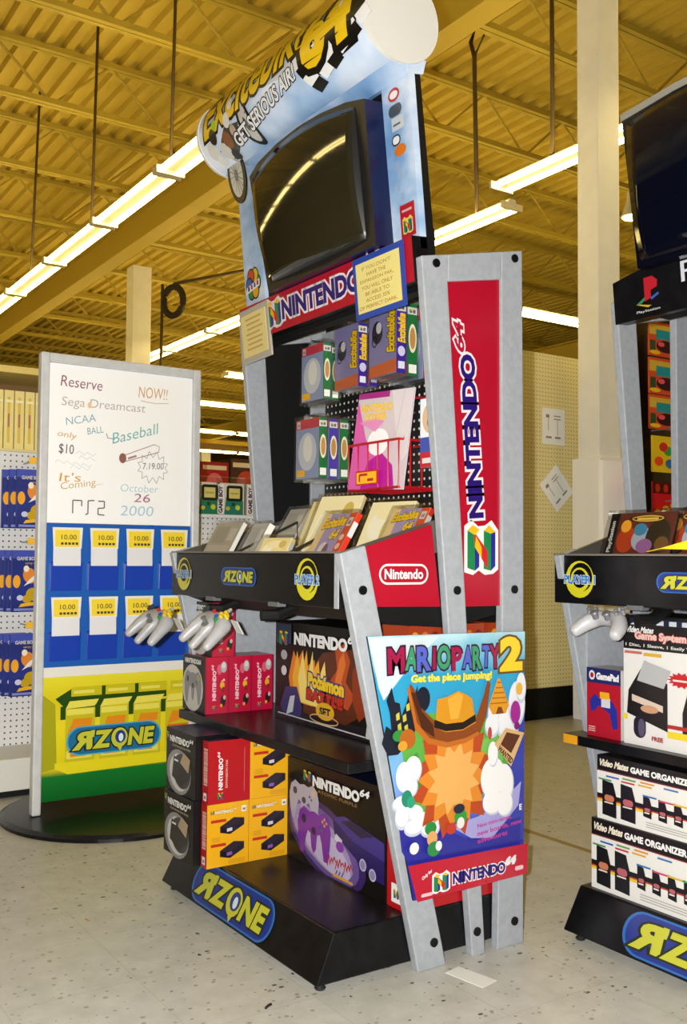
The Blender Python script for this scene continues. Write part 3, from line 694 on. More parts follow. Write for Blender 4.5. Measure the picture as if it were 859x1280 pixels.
# ------------------------------------------------------------------ poster on the kiosk side
def poster():
    mb = MB(); y0, z0 = .0, .0
    q = [(.112, .812), (.618, .806), (.612, .186), (.252, .178)]
    bg = gradient_print('poster_sky_print', 2, .26, .82, [(0, '#22267f'), (.1, '#2d3a98'), (.25, '#5a77b4'), (.45, '#6894bc'), (.62, '#2d82a8'), (.8, '#2684a8'), (.92, '#74a8ba'), (1, '#9cbcc4')], .25, .22)
    mb.prism([(.029, y, z) for y, z in q], (.006, 0, 0), BLACKM, bg)
    P = Print(mb, (.035, 0, 0), (0, 1, 0), (0, 0, 1))
    P.poly([(.115, .808), (.33, .806), (.24, .74), (.16, .66), (.145, .69)], M('#d6e6ec', .3))
    P.poly([(.57, .6), (.616, .7), (.613, .27), (.5, .26), (.53, .4)], M('#3440a8', .3))
    P.poly([(.2, .4), (.215, .3), (.24, .262), (.6, .262), (.6, .33), (.42, .3)], M('#2c2c98', .3))
    # meadow and clouds
    P.poly([(.2, .6), (.3, .62), (.47, .6), (.53, .56), (.56, .47), (.47, .4), (.42, .36), (.3, .36), (.24, .42)], M('#5fae46', .4))
    P.poly([(.43, .53), (.52, .55), (.54, .48), (.47, .46)], M('#7cc05a', .4)); P.poly([(.22, .5), (.26, .53), (.3, .42), (.24, .42)], M('#3f9340', .4))
    cl, cs = M('#eef0f6', .4), M('#c9cfe4', .4)
    for y, z, a, b in ((.215, .41, .03, .02), (.245, .385, .035, .02), (.28, .365, .04, .018), (.32, .36, .035, .014), (.215, .38, .022, .03), (.25, .35, .03, .02), (.3, .34, .03, .02)): P.ell(y, z, a, b, cs); P.ell(y, z+.004, a*.9, b*.85, cl)
    for y, z, a, b in ((.52, .6, .035, .05), (.555, .57, .04, .045), (.5, .57, .025, .03), (.585, .62, .03, .06), (.6, .66, .018, .04)): P.ell(y, z, a, b, cs); P.ell(y, z+.005, a*.9, b*.88, cl)
    P.poly([(.36, .34), (.43, .3), (.5, .29), (.59, .36), (.6, .42), (.52, .37), (.45, .35)], M('#a9a4dc', .35))
    # dark castle, pyramid
    dk = M('#141a2c', .4)
    P.poly([(.152, .56), (.165, .6), (.18, .59), (.175, .63), (.165, .66), (.18, .69), (.19, .655), (.205, .65), (.21, .62), (.225, .65), (.235, .69), (.25, .67), (.258, .69), (.26, .60), (.24, .56), (.2, .53), (.17, .53)], dk)
    P.ell(.275, .655, .022, .03, dk)
    for y, z in ((.195, .61), (.215, .605), (.225, .63), (.2, .585), (.22, .58)): P.poly([(y, z), (y+.01, z+.003), (y+.008, z+.02), (y-.002, z+.015)], M('#c8c04a', .4))
    P.poly([(.486, .622), (.517, .69), (.525, .69), (.556, .62), (.545, .6), (.5, .6)], M('#e09a22', .4))
    for i in range(5): P.line([(.492+.006*i, .628+.013*i), (.55-.005*i, .627+.013*i)], .003, M('#a8640f', .4))
    P.poly([(.51, .6), (.518, .618), (.53, .617), (.538, .6)], M('#7a3c14', .4))
    # plain cowboy hat (no wearer) over a neutral rosette
    for R0, R1, c, ph in ((.14, .1, '#b8481c', 0), (.115, .082, '#e08a2c', .2), (.085, .06, '#ecb060', 0)):
        P.poly([(.372+(R0 if k % 2 else R1)*cos(pi*k/12+ph), .455+(R0 if k % 2 else R1)*sin(pi*k/12+ph)*1.05) for k in range(24)], M(c, .4))
    P.poly([(.225, .68), (.235, .695), (.248, .68), (.262, .64), (.31, .6), (.44, .59), (.468, .65), (.482, .69), (.492, .68), (.478, .6), (.455, .555), (.41, .54), (.35, .535), (.29, .55), (.252, .585)], M('#8a4414', .4))
    P.poly([(.236, .675), (.25, .672), (.272, .625), (.305, .592), (.31, .56), (.27, .585)], M('#4a220c', .4)); P.poly([(.225, .68), (.232, .69), (.255, .6), (.295, .56), (.35, .545), (.41, .55), (.45, .562), (.455, .555), (.41, .538), (.35, .532), (.29, .547), (.25, .583)], M('#c06a20', .4))
    P.poly([(.31, .585), (.318, .652), (.35, .656), (.385, .668), (.415, .655), (.43, .645), (.442, .585), (.40, .57), (.345, .57)], M('#d8951f', .4))
    P.poly([(.35, .65), (.385, .664), (.40, .655), (.385, .6), (.36, .6)], M('#e8ac3c', .4))
    P.poly([(.308, .585), (.345, .572), (.4, .572), (.442, .588), (.441, .606), (.40, .59), (.345, .59), (.309, .604)], M('#1c120c', .4))
    # white puffs either side, wanted sheet, small figures left out as coloured pebbles
    for y, z, a, b in ((.218, .475, .024, .034), (.245, .49, .024, .03), (.235, .45, .022, .024), (.5, .44, .04, .05), (.535, .42, .034, .05), (.5, .38, .034, .03), (.54, .37, .026, .03), (.499, .5, .016, .03)): P.ell(y, z, a*1.06, b*1.06, cs); P.ell(y-.002, z+.003, a, b, M('#f4f3f4', .4))
    P.poly([(.503, .525), (.542, .563), (.607, .545), (.56, .463)], M('#d8b078', .4)); P.poly([(.524, .523), (.545, .552), (.592, .54), (.56, .497)], M('#5a2c14', .4))
    P.text('WANTED', .513, .511, .062, .013, M('#4a2410', .4), .05, 0, -.72)
    for y, z, a, b, c in ((.2, .575, .02, .014, '#2f8c3a'), (.225, .565, .024, .024, '#b8641c'), (.21, .55, .014, .012, '#d8a030'), (.575, .6, .018, .03, '#a01f8e'), (.58, .565, .01, .01, '#7a1470'), (.588, .66, .011, .016, '#e8b43c'), (.223, .425, .016, .02, '#1f8a6c'), (.235, .415, .012, .014, '#2aa07c'), (.39, .36, .02, .018, '#2f9a3a'), (.385, .38, .018, .012, '#22243a'), (.36, .335, .016, .014, '#c03a2a'), (.39, .345, .012, .014, '#e8e8e8'), (.295, .345, .018, .016, '#238a3c'), (.30, .32, .016, .018, '#e0a868'), (.305, .295, .02, .018, '#2a8a44'), (.245, .305, .014, .014, '#eef0f0'), (.32, .30, .01, .012, '#f0f0f0'), (.485, .555, .007, .016, '#c04a3a')): P.ell(y, z, a, b, M(c, .4))
    # titles
    red, grn, vio, cy = M('#a01a48', .3), M('#3d9a6e', .3), M('#5566c8', .3), M('#6a4ab8', .3)
    ol = M('#3a1030', .4)
    def word(ls, x0, x1, zb, h):
        n = len(ls); P2 = [w for _, _, w in ls]; s = (x1-x0)/sum(P2); x = x0
        for i, (ch, m, w) in enumerate(ls):
            if ch == 'I':
                for e, mm in ((.004, ol), (0, m)): P.poly([(x+.006-e, zb-e), (x+w*s-.006+e, zb-e), (x+w*s-.007+e, zb+h+e), (x+.008-e, zb+h+e)], mm)
                x += w*s; continue
            P.text(ch, x+.002, zb+(.005 if i % 2 else 0), w*s-.005, h-(.004 if i % 2 else 0), m, .04, 0, .04*(-1)**i, ol, .06); x += w*s
    word((('M', red, 1.35), ('A', grn, 1), ('R', vio, 1.1), ('I', red, .6), ('O', grn, 1.15)), .165, .356, .726, .054)
    word((('P', red, 1), ('A', vio, 1), ('R', grn, .9), ('T', vio, .9), ('Y', red, 1)), .36, .518, .721, .053)
    P.text('2', .525, .714, .062, .076, M('#f0d22c', .3), .06, 0, 0, M('#6a4a10', .4), .05)
    P.text('Get the place jumping!', .232, .694, .256, .022, M('#f0e24a', .3), .05, 0, -.02, M('#5aa0b0', .3), .05)
    mg = M('#c03a9a', .35)
    P.text('New mini-games,', .442, .322, .115, .013, mg, .02, 0, .08); P.text('new boards, new', .442, .304, .15, .013, mg, .02, 0, .08); P.text('adventures', .442, .287, .1, .012, mg, .02, 0, .08)
    # red foot band
    P.poly([(.224, .268), (.6135, .262), (.612, .186), (.252, .179)], M('#c01430', .3))
    nlogo(P, .302, .192, .046, .044, WHITE); n64word(P, .362, .203, .205, .034, PUR, M('#f3e9f0', .35), WHITE)
    P.text("Only for", .268, .226, .034, .01, WHITE, .03, .2, .5); P.pill(.262, .188, .036, .008, M('#f0c0c8', .4)); P.pill(.566, .20, .03, .011, M('#f0c8d0', .4))
    P.text('E', .582, .352, .008, .014, WHITE, .03)
    return tag(mb.build('game_poster'), 'large video game poster fixed low on the right side of the tall kiosk', 'poster')
poster()

# notices on the header
def lean_frame(u, t, d): return lean_pt(u, t, d)
mb = MB(); W, H = .225, .165
mb.prism([(0, 0, 0), (W, 0, 0), (W, 0, H), (0, 0, H)], (0, .003, 0), M('#2348a8', .5)); P = Print(mb, (0, 0, 0), (1, 0, 0), (0, 0, 1))
P.rect(.014, .016, W-.03, H-.032, M('#f0e08c', .6))
for i, s in enumerate(("IF YOU DON'T", 'HAVE THE', 'EXPANSION PAK,', 'YOU WILL ONLY', 'BE ABLE TO', 'ACCESS 35%', 'OF PERFECT DARK.')):
    w = .0116*len(s)*.92; P.text(s, .106-w/2, .127-.0172*i, w, .0098, M('#b08a34', .6), .01)
p = lean_pt(-.255, -.118, .036)
tag(mb.build('paper_notice', loc=p, rot=(radians(5.6), 0, 0)), 'yellow handwritten notice with blue border taped over the red header', 'notice')
t = thing('sign_holder', 'grey framed pale yellow notice at the left end of the red header', 'notice', lean_pt(-.915, -.135, .034), (radians(5.6), radians(-2), 0))
MB().box((0, 0, 0), (.19, .008, .175), M('#b9b4a8', .4)).build('frame', t, bevel=.003)
mb = MB().box((.016, -.002, .02), (.174, .0, .155), M('#f0dc94', .6)); P = Print(mb, (.016, -.002, .02), (1, 0, 0), (0, 0, 1))
for i in range(7): P.rect(.03+.004*(i % 3), .115-.016*i, .1-.01*(i % 2), .006, M('#c9a85a', .6))
mb.build('notice_sheet', t)

# ------------------------------------------------------------------ cartons
def carton(name, label, cat, loc, dim, faces, art, group=None, rz=0, bevel=.0015):
    """box with its lower front left corner at loc; art: {face: function(Print, width, height)}"""
    w, d, h = dim
    mb = MB().box((0, 0, 0), (w, d, h), faces.get('', BLK), faces)
    fr = {'-y': ((0, 0, 0), (1, 0, 0), (0, 0, 1), w, h), '+x': ((w, 0, 0), (0, 1, 0), (0, 0, 1), d, h), '+z': ((0, 0, h), (1, 0, 0), (0, 1, 0), w, d)}
    for k, f in art.items():
        o, u, v, a, b = fr[k]; f(Print(mb, o, u, v), a, b)
    o = mb.build(name, loc=loc, rot=(0, 0, rz)); return tag(o, label, cat, group)
DRED, DYEL, DPUR = M('#b8161e', .3), M('#f2b216', .3), M('#5a2a9c', .3)
N64S = lambda P, x, y, s: (P.rect(x, y, s, s*1.15, WHITE), nlogo(P, x+s*.22, y+s*.25, s*.56, s*.62))
def art_black(P, w, h):
    P.ell(w*.45, h*.34, w*.42, h*.36, M('#8d8d90', .35)); P.ell(w*.47, h*.34, w*.34, h*.3, M('#d2d1d0', .35)); P.ell(w*.56, h*.37, w*.3, h*.28, M('#3a3a3e', .35))
    P.poly([(w*.22, h*.24), (w*.55, h*.12), (w*.6, h*.5), (w*.28, h*.58)], M('#0e0e11', .3)); P.poly([(w*.55, h*.12), (w*.8, h*.3), (w*.84, h*.56), (w*.6, h*.5)], M('#1c1a1c', .3))
    P.poly([(w*.5, h*.5), (w*.78, h*.38), (w*.84, h*.6), (w*.62, h*.68)], M('#b39a80', .4)); P.rect(w*.3, h*.5, w*.14, h*.03, M('#e8e8e8', .4))
    nlogo(P, w*.03, h*.82, w*.1, h*.12); n64word(P, w*.16, h*.8, w*.78, h*.13, WHITE); P.text('EXPANSION PAK', w*.25, h*.73, w*.62, h*.035, M('#c9b890', .4))
def art_dev(P, w, h, x, y, s, c='#7a4a9a'):
    d, t_, e = M('#17131c', .3), M('#2e2434', .3), M(c, .4)
    P.poly([(x, y+.1*s), (x+.42*s, y), (x+.42*s, y+.24*s), (x, y+.32*s)], d); P.poly([(x+.42*s, y), (x+s, y+.28*s), (x+s, y+.54*s), (x+.42*s, y+.24*s)], M('#221c28', .3))
    P.poly([(x, y+.32*s), (x+.42*s, y+.24*s), (x+s, y+.54*s), (x+.56*s, y+.6*s)], t_); P.poly([(x+.28*s, y+.1*s), (x+.5*s, y+.12*s), (x+.5*s, y+.24*s), (x+.28*s, y+.22*s)], e)
def art_yellow(P, w, h):
    nlogo(P, w*.08, h*.84, w*.08, h*.07); n64word(P, w*.19, h*.845, w*.5, h*.065, M('#f8eecf', .4), M('#b88a18', .4)); N64S(P, w*.82, h*.83, w*.11)
    for yy, c in ((.5, '#d8d0dc'), (.12, '#8a5ab0')):
        art_dev(P, w, h, w*.3, h*yy, w*.58, c); P.rect(w*.08, h*(yy+.21), w*.36, h*.045, M('#c02a1c', .4))
    for i in range(4): P.rect(w*.1, h*(.47-.02*i), w*.2, h*.006, M('#b8801a', .4)); P.rect(w*.5, h*(.09-.018*i), w*.4, h*.006, M('#b8801a', .4))
def art_spine(P, w, h):
    for i in range(3): P.text('NINTENDO64', w*(.42+.22*i), h*.3, h*.58, w*.16, M('#f0d8d0', .4), .05, 0, pi/2)
    N64S(P, w*.25, h*.05, w*.5)
def art_red(P, w, h):
    n = Print(P.mb, P.fn(w*.34, h*.22, 0), P.fn(w*.34, h*.9, 0)-P.fn(w*.34, h*.22, 0), P.fn(0, 0, 0)-P.fn(w, 0, 0)); n64word(n, 0, 0, h*.6, w*.13, WHITE)
    P.text('EXPANSION PAK', w*.46, h*.24, h*.45, w*.05, M('#e8b8a8', .4), .02, 0, pi/2); P.rect(w*.86, h*.15, w*.012, h*.7, M('#d87068', .4)); nlogo(P, w*.22, h*.07, w*.14, h*.11)
def exp_pak(loc, face, label, spine=True):
    f = {'': DYEL, '+x': DRED if face == 'red' else DYEL, '-y': DRED, '+z': M('#241a4a', .3) if face == 'red' else DRED}
    return carton('accessory_box', label, 'box', loc, (.037, .13, .174), f, {'+x': art_red if face == 'red' else art_yellow, '-y': art_spine}, 'accessory boxes on the plinth')
X0 = -.61
exp_pak((X0, .002, .1325), 'y', 'yellow accessory box at the front of the bottom row on the kiosk plinth'); exp_pak((X0, .133, .1325), 'y', 'yellow accessory box in the bottom row beside the purple console box')
exp_pak((X0, .004, .307), 'red', 'red faced accessory box at the front of the top row on the kiosk plinth'); exp_pak((X0, .135, .307), 'y', 'yellow accessory box in the top row beside the purple console box')
for z, a in ((.1325, 'lower'), (.3125, 'upper')):
    carton('accessory_box', f'black accessory box with white light ring, {a} one at the left plinth end', 'box', (-.815, -.02+.004*(a == 'upper'), z), (.2, .26, .178), {'': BLK, '+z': M('#241a4a', .3)}, {'-y': art_black}, 'black accessory boxes')
def art_purple(P, w, h):
    P.ell(w*.42, h*.3, w*.42, h*.34, M('#3a2468', .3), -.25); P.ell(w*.4, h*.3, w*.38, h*.28, M('#6d559e', .3), -.3); P.ell(w*.38, h*.3, w*.34, h*.22, M('#a997c8', .3), -.32); P.ell(w*.4, h*.26, w*.3, h*.17, M('#c9bde0', .3), -.36)
    # console
    b, c = M('#2a1d62', .25), M('#3d2f86', .25)
    P.poly([(w*.5, h*.56), (w*.62, h*.62), (w*.995, h*.52), (w*.995, h*.16), (w*.9, h*.16), (w*.52, h*.42)], b); P.poly([(w*.5, h*.56), (w*.62, h*.62), (w*.995, h*.52), (w*.995, h*.36), (w*.7, h*.42)], c)
    P.poly([(w*.58, h*.56), (w*.68, h*.6), (w*.9, h*.54), (w*.78, h*.48)], M('#1a1244', .25))
    for x, y in ((.8, .25), (.89, .2)): P.ell(w*x, h*y, w*.032, h*.055, M('#c9c6e0', .3)); P.ell(w*x, h*y, w*.024, h*.042, M('#8c86b8', .3))
    P.poly([(w*.52, h*.37), (w*.6, h*.33), (w*.6, h*.39), (w*.54, h*.43)], M('#d8d4e4', .3)); P.ell(w*.58, h*.32, w*.04, h*.05, M('#8a3ab0', .3))
    pad_print(P, w*.03, h*.4, w*.33, h*.4, M('#b3afc4', .35), M('#3a3550', .3), YEL); pad_print(P, w*.13, h*.1, w*.36, h*.48, M('#7c2aa4', .3), M('#2c0f4a', .3), M('#e0b030', .3))
    s = M('#c02a1c', .4)
    for i in range(9): x = .46+.028*i; P.line([(w*x, h*(.1+.03*((i*7) % 3))), (w*(x+.016), h*(.21-.02*(i % 2))), (w*(x+.03), h*(.12+.02*(i % 3)))], w*.008, s)
    for i in range(3): P.line([(w*(.55+.03*i), h*.06), (w*(.565+.03*i), h*.1)], w*.008, M('#5a2a8a', .4))
    P.rect(w*.52, h*.03, w*.2, h*.025, M('#e0a83a', .4))
    nlogo(P, w*.2, h*.82, w*.09, h*.11); n64word(P, w*.31, h*.805, w*.56, h*.125, WHITE, None, None, .06); P.text('ATOMIC PURPLE', w*.36, h*.75, w*.4, h*.03, M('#a07a4a', .4))
def blueprint_top(P, w, d):
    for i in range(14): P.line([(w*random.uniform(.2, .9), d*random.uniform(.1, .9)), (w*random.uniform(.2, .9), d*random.uniform(.1, .9))], .002, M('#3a4a86', .4))
carton('console_box', 'large black game console box with purple console picture on the plinth', 'box', (-.57, .258, .1325), (.482, .3, .285), {'': BLK, '+z': M('#101636', .3)}, {'-y': art_purple, '+z': blueprint_top})
def art_redbox(P, w, h):
    for i in range(3): P.text('NINTENDO64', w*(.5+.17*i), h*.32, h*.55, w*.11, M('#f0d8d0', .4), .05, 0, pi/2)
    P.poly([(w*.6, h*.18), (w*.9, h*.26), (w*.9, h*.3), (w*.6, h*.22)], YEL); N64S(P, w*.25, h*.05, w*.5)
carton('console_box', 'red narrow console box end behind the front leg beside the purple console box', 'box', (-.086, .262, .1325), (.08, .29, .29), {'': DRED}, {'-y': art_redbox})
# boxes on the middle shelf
def art_ctrl_front(P, w, h):
    P.ell(w*.45, h*.42, w*.46, h*.42, M('#cfccc6', .35)); pad_print(P, w*.08, h*.12, w*.76, h*.62, M('#8c8c90', .35), M('#2a2a2c', .3), YEL); P.text('NINTENDO64', w*.12, h*.86, w*.7, h*.08, WHITE, .05)
def art_ctrl(P, w, h):
    n = Print(P.mb, P.fn(w*.46, h*.24, 0), P.fn(w*.46, h*.9, 0)-P.fn(w*.46, h*.24, 0), P.fn(0, 0, 0)-P.fn(w, 0, 0)); n64word(n, 0, 0, h*.62, w*.2, M('#f0c8d4', .35), None, None, .06)
    P.ell(w*.62, h*.78, w*.12, h*.09, M('#d86078', .35)); P.ell(w*.8, h*.82, w*.13, h*.1, M('#b8b4b4', .35)); P.ell(w*.8, h*.85, w*.09, h*.05, M('#d8d6d4', .35))
    P.ell(w*.74, h*.5, w*.1, h*.06, M('#e8b030', .35)); P.ell(w*.78, h*.42, w*.07, h*.05, M('#8a2a14', .35)); P.poly([(w*.66, h*.56), (w*.86, h*.58), (w*.82, h*.62)], M('#f0d8b0', .35)); P.ell(w*.78, h*.22, w*.12, h*.1, M('#2a1a1c', .35)); P.ell(w*.84, h*.28, w*.06, h*.04, M('#c8b8a0', .35)); P.ell(w*.7, h*.14, w*.06, h*.03, M('#e8a030', .35))
    nlogo(P, w*.3, h*.07, w*.16, h*.08)
    P.rect(0, 0, w*.02, h, M('#8a0e26', .35)); P.rect(w*.98, 0, w*.02, h, M('#8a0e26', .35))
CR = M('#c2153c', .3)
for k, q in enumerate(('foremost', 'middle', 'rearmost')):
    carton('controller_box', f'red controller box, {q} of the row of three on the middle shelf', 'box', (-.968, .104+.0785*k, .5155), (.162, .077, .172), {'': CR, '-y': BLK}, {'-y': art_ctrl_front, '+x': art_ctrl}, 'red controller boxes')
carton('controller_box', 'red controller box on top of the row, behind the hanging controller', 'box', (-.962, .125, .6885), (.155, .077, .165), {'': CR, '-y': BLK}, {'-y': art_ctrl_front, '+x': art_ctrl}, 'red controller boxes')
def art_poke(P, w, h):
    P.rect(0, 0, w, h*.12, M('#1a1420', .3))
    P.poly([(w*.3, h*.12), (w*.72, h*.1), (w*.96, h*.3), (w*.98, h*.74), (w*.8, h*.82), (w*.5, h*.74), (w*.34, h*.5)], M('#5a2410', .3))
    fl = ((.18, .62, '#e8801c'), (.22, .5, '#f6b428'), (.28, .42, '#fbe07a'))
    for a, b, c in fl: P.poly([(w*a, h*.22), (w*(a-.03), h*.45), (w*(a+.02), h*.72), (w*(a+.06), h*b), (w*(a+.12), h*.74), (w*(a+.14), h*(b-.06)), (w*(a+.24), h*.66), (w*(a+.26), h*.42), (w*(a+.18), h*.2)], M(c, .3))
    for pts, c in (([(.62, .78), (.7, .86), (.76, .7), (.72, .5), (.8, .38), (.74, .24), (.6, .3), (.56, .46), (.64, .6)], '#b8481c'), ([(.78, .62), (.9, .8), (.96, .6), (.9, .46), (.94, .28), (.84, .16), (.78, .34)], '#8f3212'), ([(.66, .7), (.7, .78), (.72, .66), (.68, .5), (.7, .36), (.64, .36), (.62, .48)], '#e0742c')):
        P.poly([(w*a, h*b) for a, b in pts], M(c, .3))
    P.poly([(w*.06, h*.14), (w*.12, h*.34), (w*.24, h*.36), (w*.3, h*.16), (w*.28, h*.06), (w*.1, h*.06)], M('#27306e', .3)); P.poly([(w*.13, h*.06), (w*.17, h*.25), (w*.22, h*.27), (w*.2, h*.1)], M('#c8d0dc', .3)); P.ell(w*.1, h*.5, w*.03, h*.05, M('#d8d8dc', .3)); P.ell(w*.1, h*.66, w*.035, h*.05, M('#b0b0b6', .3))
    P.poly([(w*.9, h*.03), (w*.92, h*.25), (w*.995, h*.25), (w*.995, h*.03)], M('#c8c8cc', .3))
    yl, bl = M('#f4cc1c', .3), M('#23387e', .3)
    P.text('Pokémon', w*.36, h*.4, w*.34, h*.12, yl, .06, 0, -.06, bl, .09); P.text('BATTLE', w*.35, h*.27, w*.34, h*.09, M('#c02418', .3), .07, 0, -.05, M('#5a1008', .3), .06)
    P.ell(w*.53, h*.18, w*.09, h*.085, M('#e8b01c', .3)); P.text('SET', w*.48, h*.14, w*.1, h*.07, M('#20160a', .3), .05); P.ring(w*.52, h*.1, w*.14, h*.05, w*.008, M('#d8b070', .3))
    P.line([(w*.04, h*.06), (w*.9, h*.04)], h*.012, M('#c8c8cc', .4))
    P.rect(w*.02, h*.78, w*.16, h*.2, M('#2c3c4e', .3)); nlogo(P, w*.05, h*.76, w*.1, h*.15); n64word(P, w*.22, h*.79, w*.62, h*.15, WHITE, None, None, .06)
carton('console_box', 'black and orange console set box with flames on the middle shelf', 'box', (-.672, .272, .5155), (.53, .25, .288), {'': BLK, '+z': M('#12131c', .3), '+x': M('#b01a1c', .3)}, {'-y': art_poke})
def art_small(P, w, h):
    for i in range(5): P.ell(w*(.2+.15*i), h*(.9-.04*(i % 2)), w*.12, h*.05, M(('#d8a030', '#8a3a14', '#e0702c', '#c8b060', '#7a1c10')[i], .4))
    N64S(P, w*.72, h*.86, w*.16)
for k, (y, q) in enumerate(((.19, 'first'), (.335, 'second'), (.455, 'third'))):
    carton('game_box', f'orange topped game box behind the poster on the middle shelf, {q} from the front leg', 'box', (-.13, y+.085, .5155), (.11, .105, .312), {'': M('#a83c18', .4)}, {'+x': art_small}, 'orange topped boxes')

# boxes on the black kiosk
def art_org(P, w, h):
    P.rect(0, 0, w, h*.76, M('#e9e8e4', .35)); P.rect(0, h*.755, w, h*.018, M('#7a2a2c', .35)); P.rect(0, h*.33, w, h*.07, M('#1a1416', .35)); P.rect(0, h*.27, w*.5, h*.04, M('#e8c62a', .35)); P.rect(0, h*.31, w, h*.02, M('#c03a2c', .35))
    P.text('Video Mates', w*.03, h*.84, w*.26, h*.1, M('#f4ead4', .35), .04, .35); P.text('GAME ORGANIZER', w*.31, h*.83, w*.52, h*.085, WHITE, .05)
    d = M('#17151a', .3)
    for x, s in ((.05, 1), (.22, 1.02), (.42, .55), (.55, .55), (.68, .55), (.81, .55)):
        P.poly([(w*x, h*(.08+.14*(s < 1))), (w*(x+.13*s), h*(.06+.14*(s < 1))), (w*(x+.13*s), h*.4), (w*(x+.1*s), h*(.4+.2*s)), (w*x, h*(.42+.2*s))], d)
        P.pill(w*(x+.02*s), h*.3, w*.09*s, h*.1*s, M('#c87a5a' if s == 1 else '#b8626a', .35)); P.rect(w*(x+.02*s), h*.27, w*.08*s, h*.02, M('#e8e0d8', .35))
    for x, y, c in ((.02, .62, '#4a8a5a'), (.09, .68, '#2c58b0'), (.24, .7, '#5a9a4a'), (.23, .65, '#c02c3a'), (.38, .66, '#d8a82a'), (.4, .71, '#e0902a'), (.42, .52, '#2c6ab0'), (.56, .5, '#c83a6a'), (.68, .5, '#d8b030'), (.6, .7, '#3a70b0'), (.8, .5, '#4a9a4a')): P.rect(w*x, h*y, w*.12, h*.025, M(c, .4))
    for i in range(3): P.rect(w*.45, h*(.14-.035*i), w*.4, h*.014, M('#a8a8a4', .4))
for z, x, a in ((.1325, .097, 'lower'), (.3155, .112, 'upper')):
    carton('organizer_box', f'white and black game organizer box, {a} one of two stacked on the black kiosk', 'box', (x, .80+.006*(a == 'upper'), z), (.36, .34, .182 if a == 'lower' else .165), {'': M('#141216', .35)}, {'-y': art_org}, 'organizer boxes')
def art_sys(P, w, h):
    P.rect(0, 0, w, h*.74, M('#e6e4e2', .35))
    P.rect(w*.08, h*.93, w*.9, h*.05, M('#20243a', .35)); P.poly([(w*.08, h*.93), (w*.2, h*.98), (w*.3, h*.96), (w*.3, h*.93)], M('#d8dce4', .35)); 
    for i in range(4): P.rect(w*(.38+.14*i), h*.935, w*.08, h*.035, M('#c8ccd8', .35))
    P.text('Video Mates', w*.05, h*.87, w*.3, h*.045, WHITE, .03, .4); P.text('Game System', w*.14, h*.805, w*.56, h*.07, M('#e8c0b8', .35), .06, 0, 0, M('#b02a28', .35), .05)
    P.text('1 Disc, 1 Sleeve, 1 Easily Wipes', w*.03, h*.755, w*.85, h*.03, M('#e4e2de', .35), .02)
    d = M('#1a171a', .3)
    P.poly([(w*.04, h*.24), (w*.5, h*.14), (w*.5, h*.5), (w*.26, h*.66), (w*.06, h*.42)], d); P.poly([(w*.16, h*.5), (w*.46, h*.46), (w*.54, h*.6), (w*.24, h*.66)], M('#b4b6b8', .3)); P.poly([(w*.1, h*.34), (w*.45, h*.28), (w*.45, h*.33), (w*.1, h*.39)], M('#d8c4b4', .35)); P.ell(w*.3, h*.29, w*.1, h*.03, M('#c89878', .35))
    P.poly([(w*.66, h*.1), (w*.96, h*.1), (w*.98, h*.52), (w*.74, h*.52), (w*.66, h*.3)], d); P.pill(w*.12, h*.06, w*.14, h*.17, M('#221c30', .3)); P.ell(w*.21, h*.14, w*.04, h*.07, M('#57506a', .3))
    P.rect(w*.5, h*.1, w*.5, h*.05, M('#e8cf2a', .35)); P.rect(w*.0, h*.19, w*.05, h*.04, M('#e8cf2a', .35)); P.rect(w*.5, h*.17, w*.5, h*.03, M('#b02a28', .35))
    for k in range(14):
        a = 2*pi*k/14; P.poly([(w*.66, h*.54), (w*.66+w*.16*cos(a), h*.54+h*.06*sin(a)), (w*.66+w*.11*cos(a+.24), h*.54+h*.042*sin(a+.24))], M('#c0202a', .35)); 
        P.poly([(w*.66, h*.54), (w*.66+w*.11*cos(a-.24), h*.54+h*.042*sin(a-.24)), (w*.66+w*.16*cos(a), h*.54+h*.06*sin(a))], M('#c0202a', .35))
    P.rect(w*.57, h*.53, w*.18, h*.014, M('#f0d8d0', .35)); P.rect(w*.03, h*.705, w*.2, h*.02, M('#c06a60', .4)); P.rect(w*.25, h*.695, w*.2, h*.025, M('#d8a82a', .4)); P.text('FREE', w*.34, h*.06, w*.12, h*.03, M('#a02030', .35), .05)
carton('storage_system_box', 'large white and black game system storage box on the black kiosk shelf', 'box', (.165, .85, .5155), (.28, .2, .335), {'': M('#141216', .35), '-x': M('#dedcd6', .4)}, {'-y': art_sys})
def art_gp(P, w, h):
    P.rect(0, h*.78, w, h*.22, M('#232a66', .35)); P.ell(w*.16, h*.89, w*.09, h*.07, M('#e8e6ee', .35)); P.ell(w*.16, h*.89, w*.05, h*.04, M('#b0202c', .35)); P.text('GamePad', w*.3, h*.84, w*.64, h*.09, WHITE, .06)
    b = M('#28309a', .35); P.poly([(w*.12, h*.36), (w*.1, h*.52), (w*.24, h*.62), (w*.4, h*.56), (w*.6, h*.56), (w*.76, h*.54), (w*.9, h*.42), (w*.92, h*.16), (w*.78, h*.14), (w*.68, h*.36), (w*.5, h*.42), (w*.36, h*.46), (w*.26, h*.38)], b); P.rect(w*.44, h*.44, w*.26, h*.14, M('#d8d6de', .35)); P.rect(w*.4, h*.56, w*.28, h*.1, M('#f0b01c', .45))
    for i in range(3): P.rect(w*.06, h*(.13-.03*i), w*.2, h*.012, M('#e8c0c0', .4))
carton('gamepad_box', 'red gamepad box standing at the left end of the black kiosk shelf', 'box', (.032, .855, .5155), (.118, .09, .185), {'': M('#dcd8d4', .4), '-y': M('#b51a2e', .35)}, {'-y': art_gp})
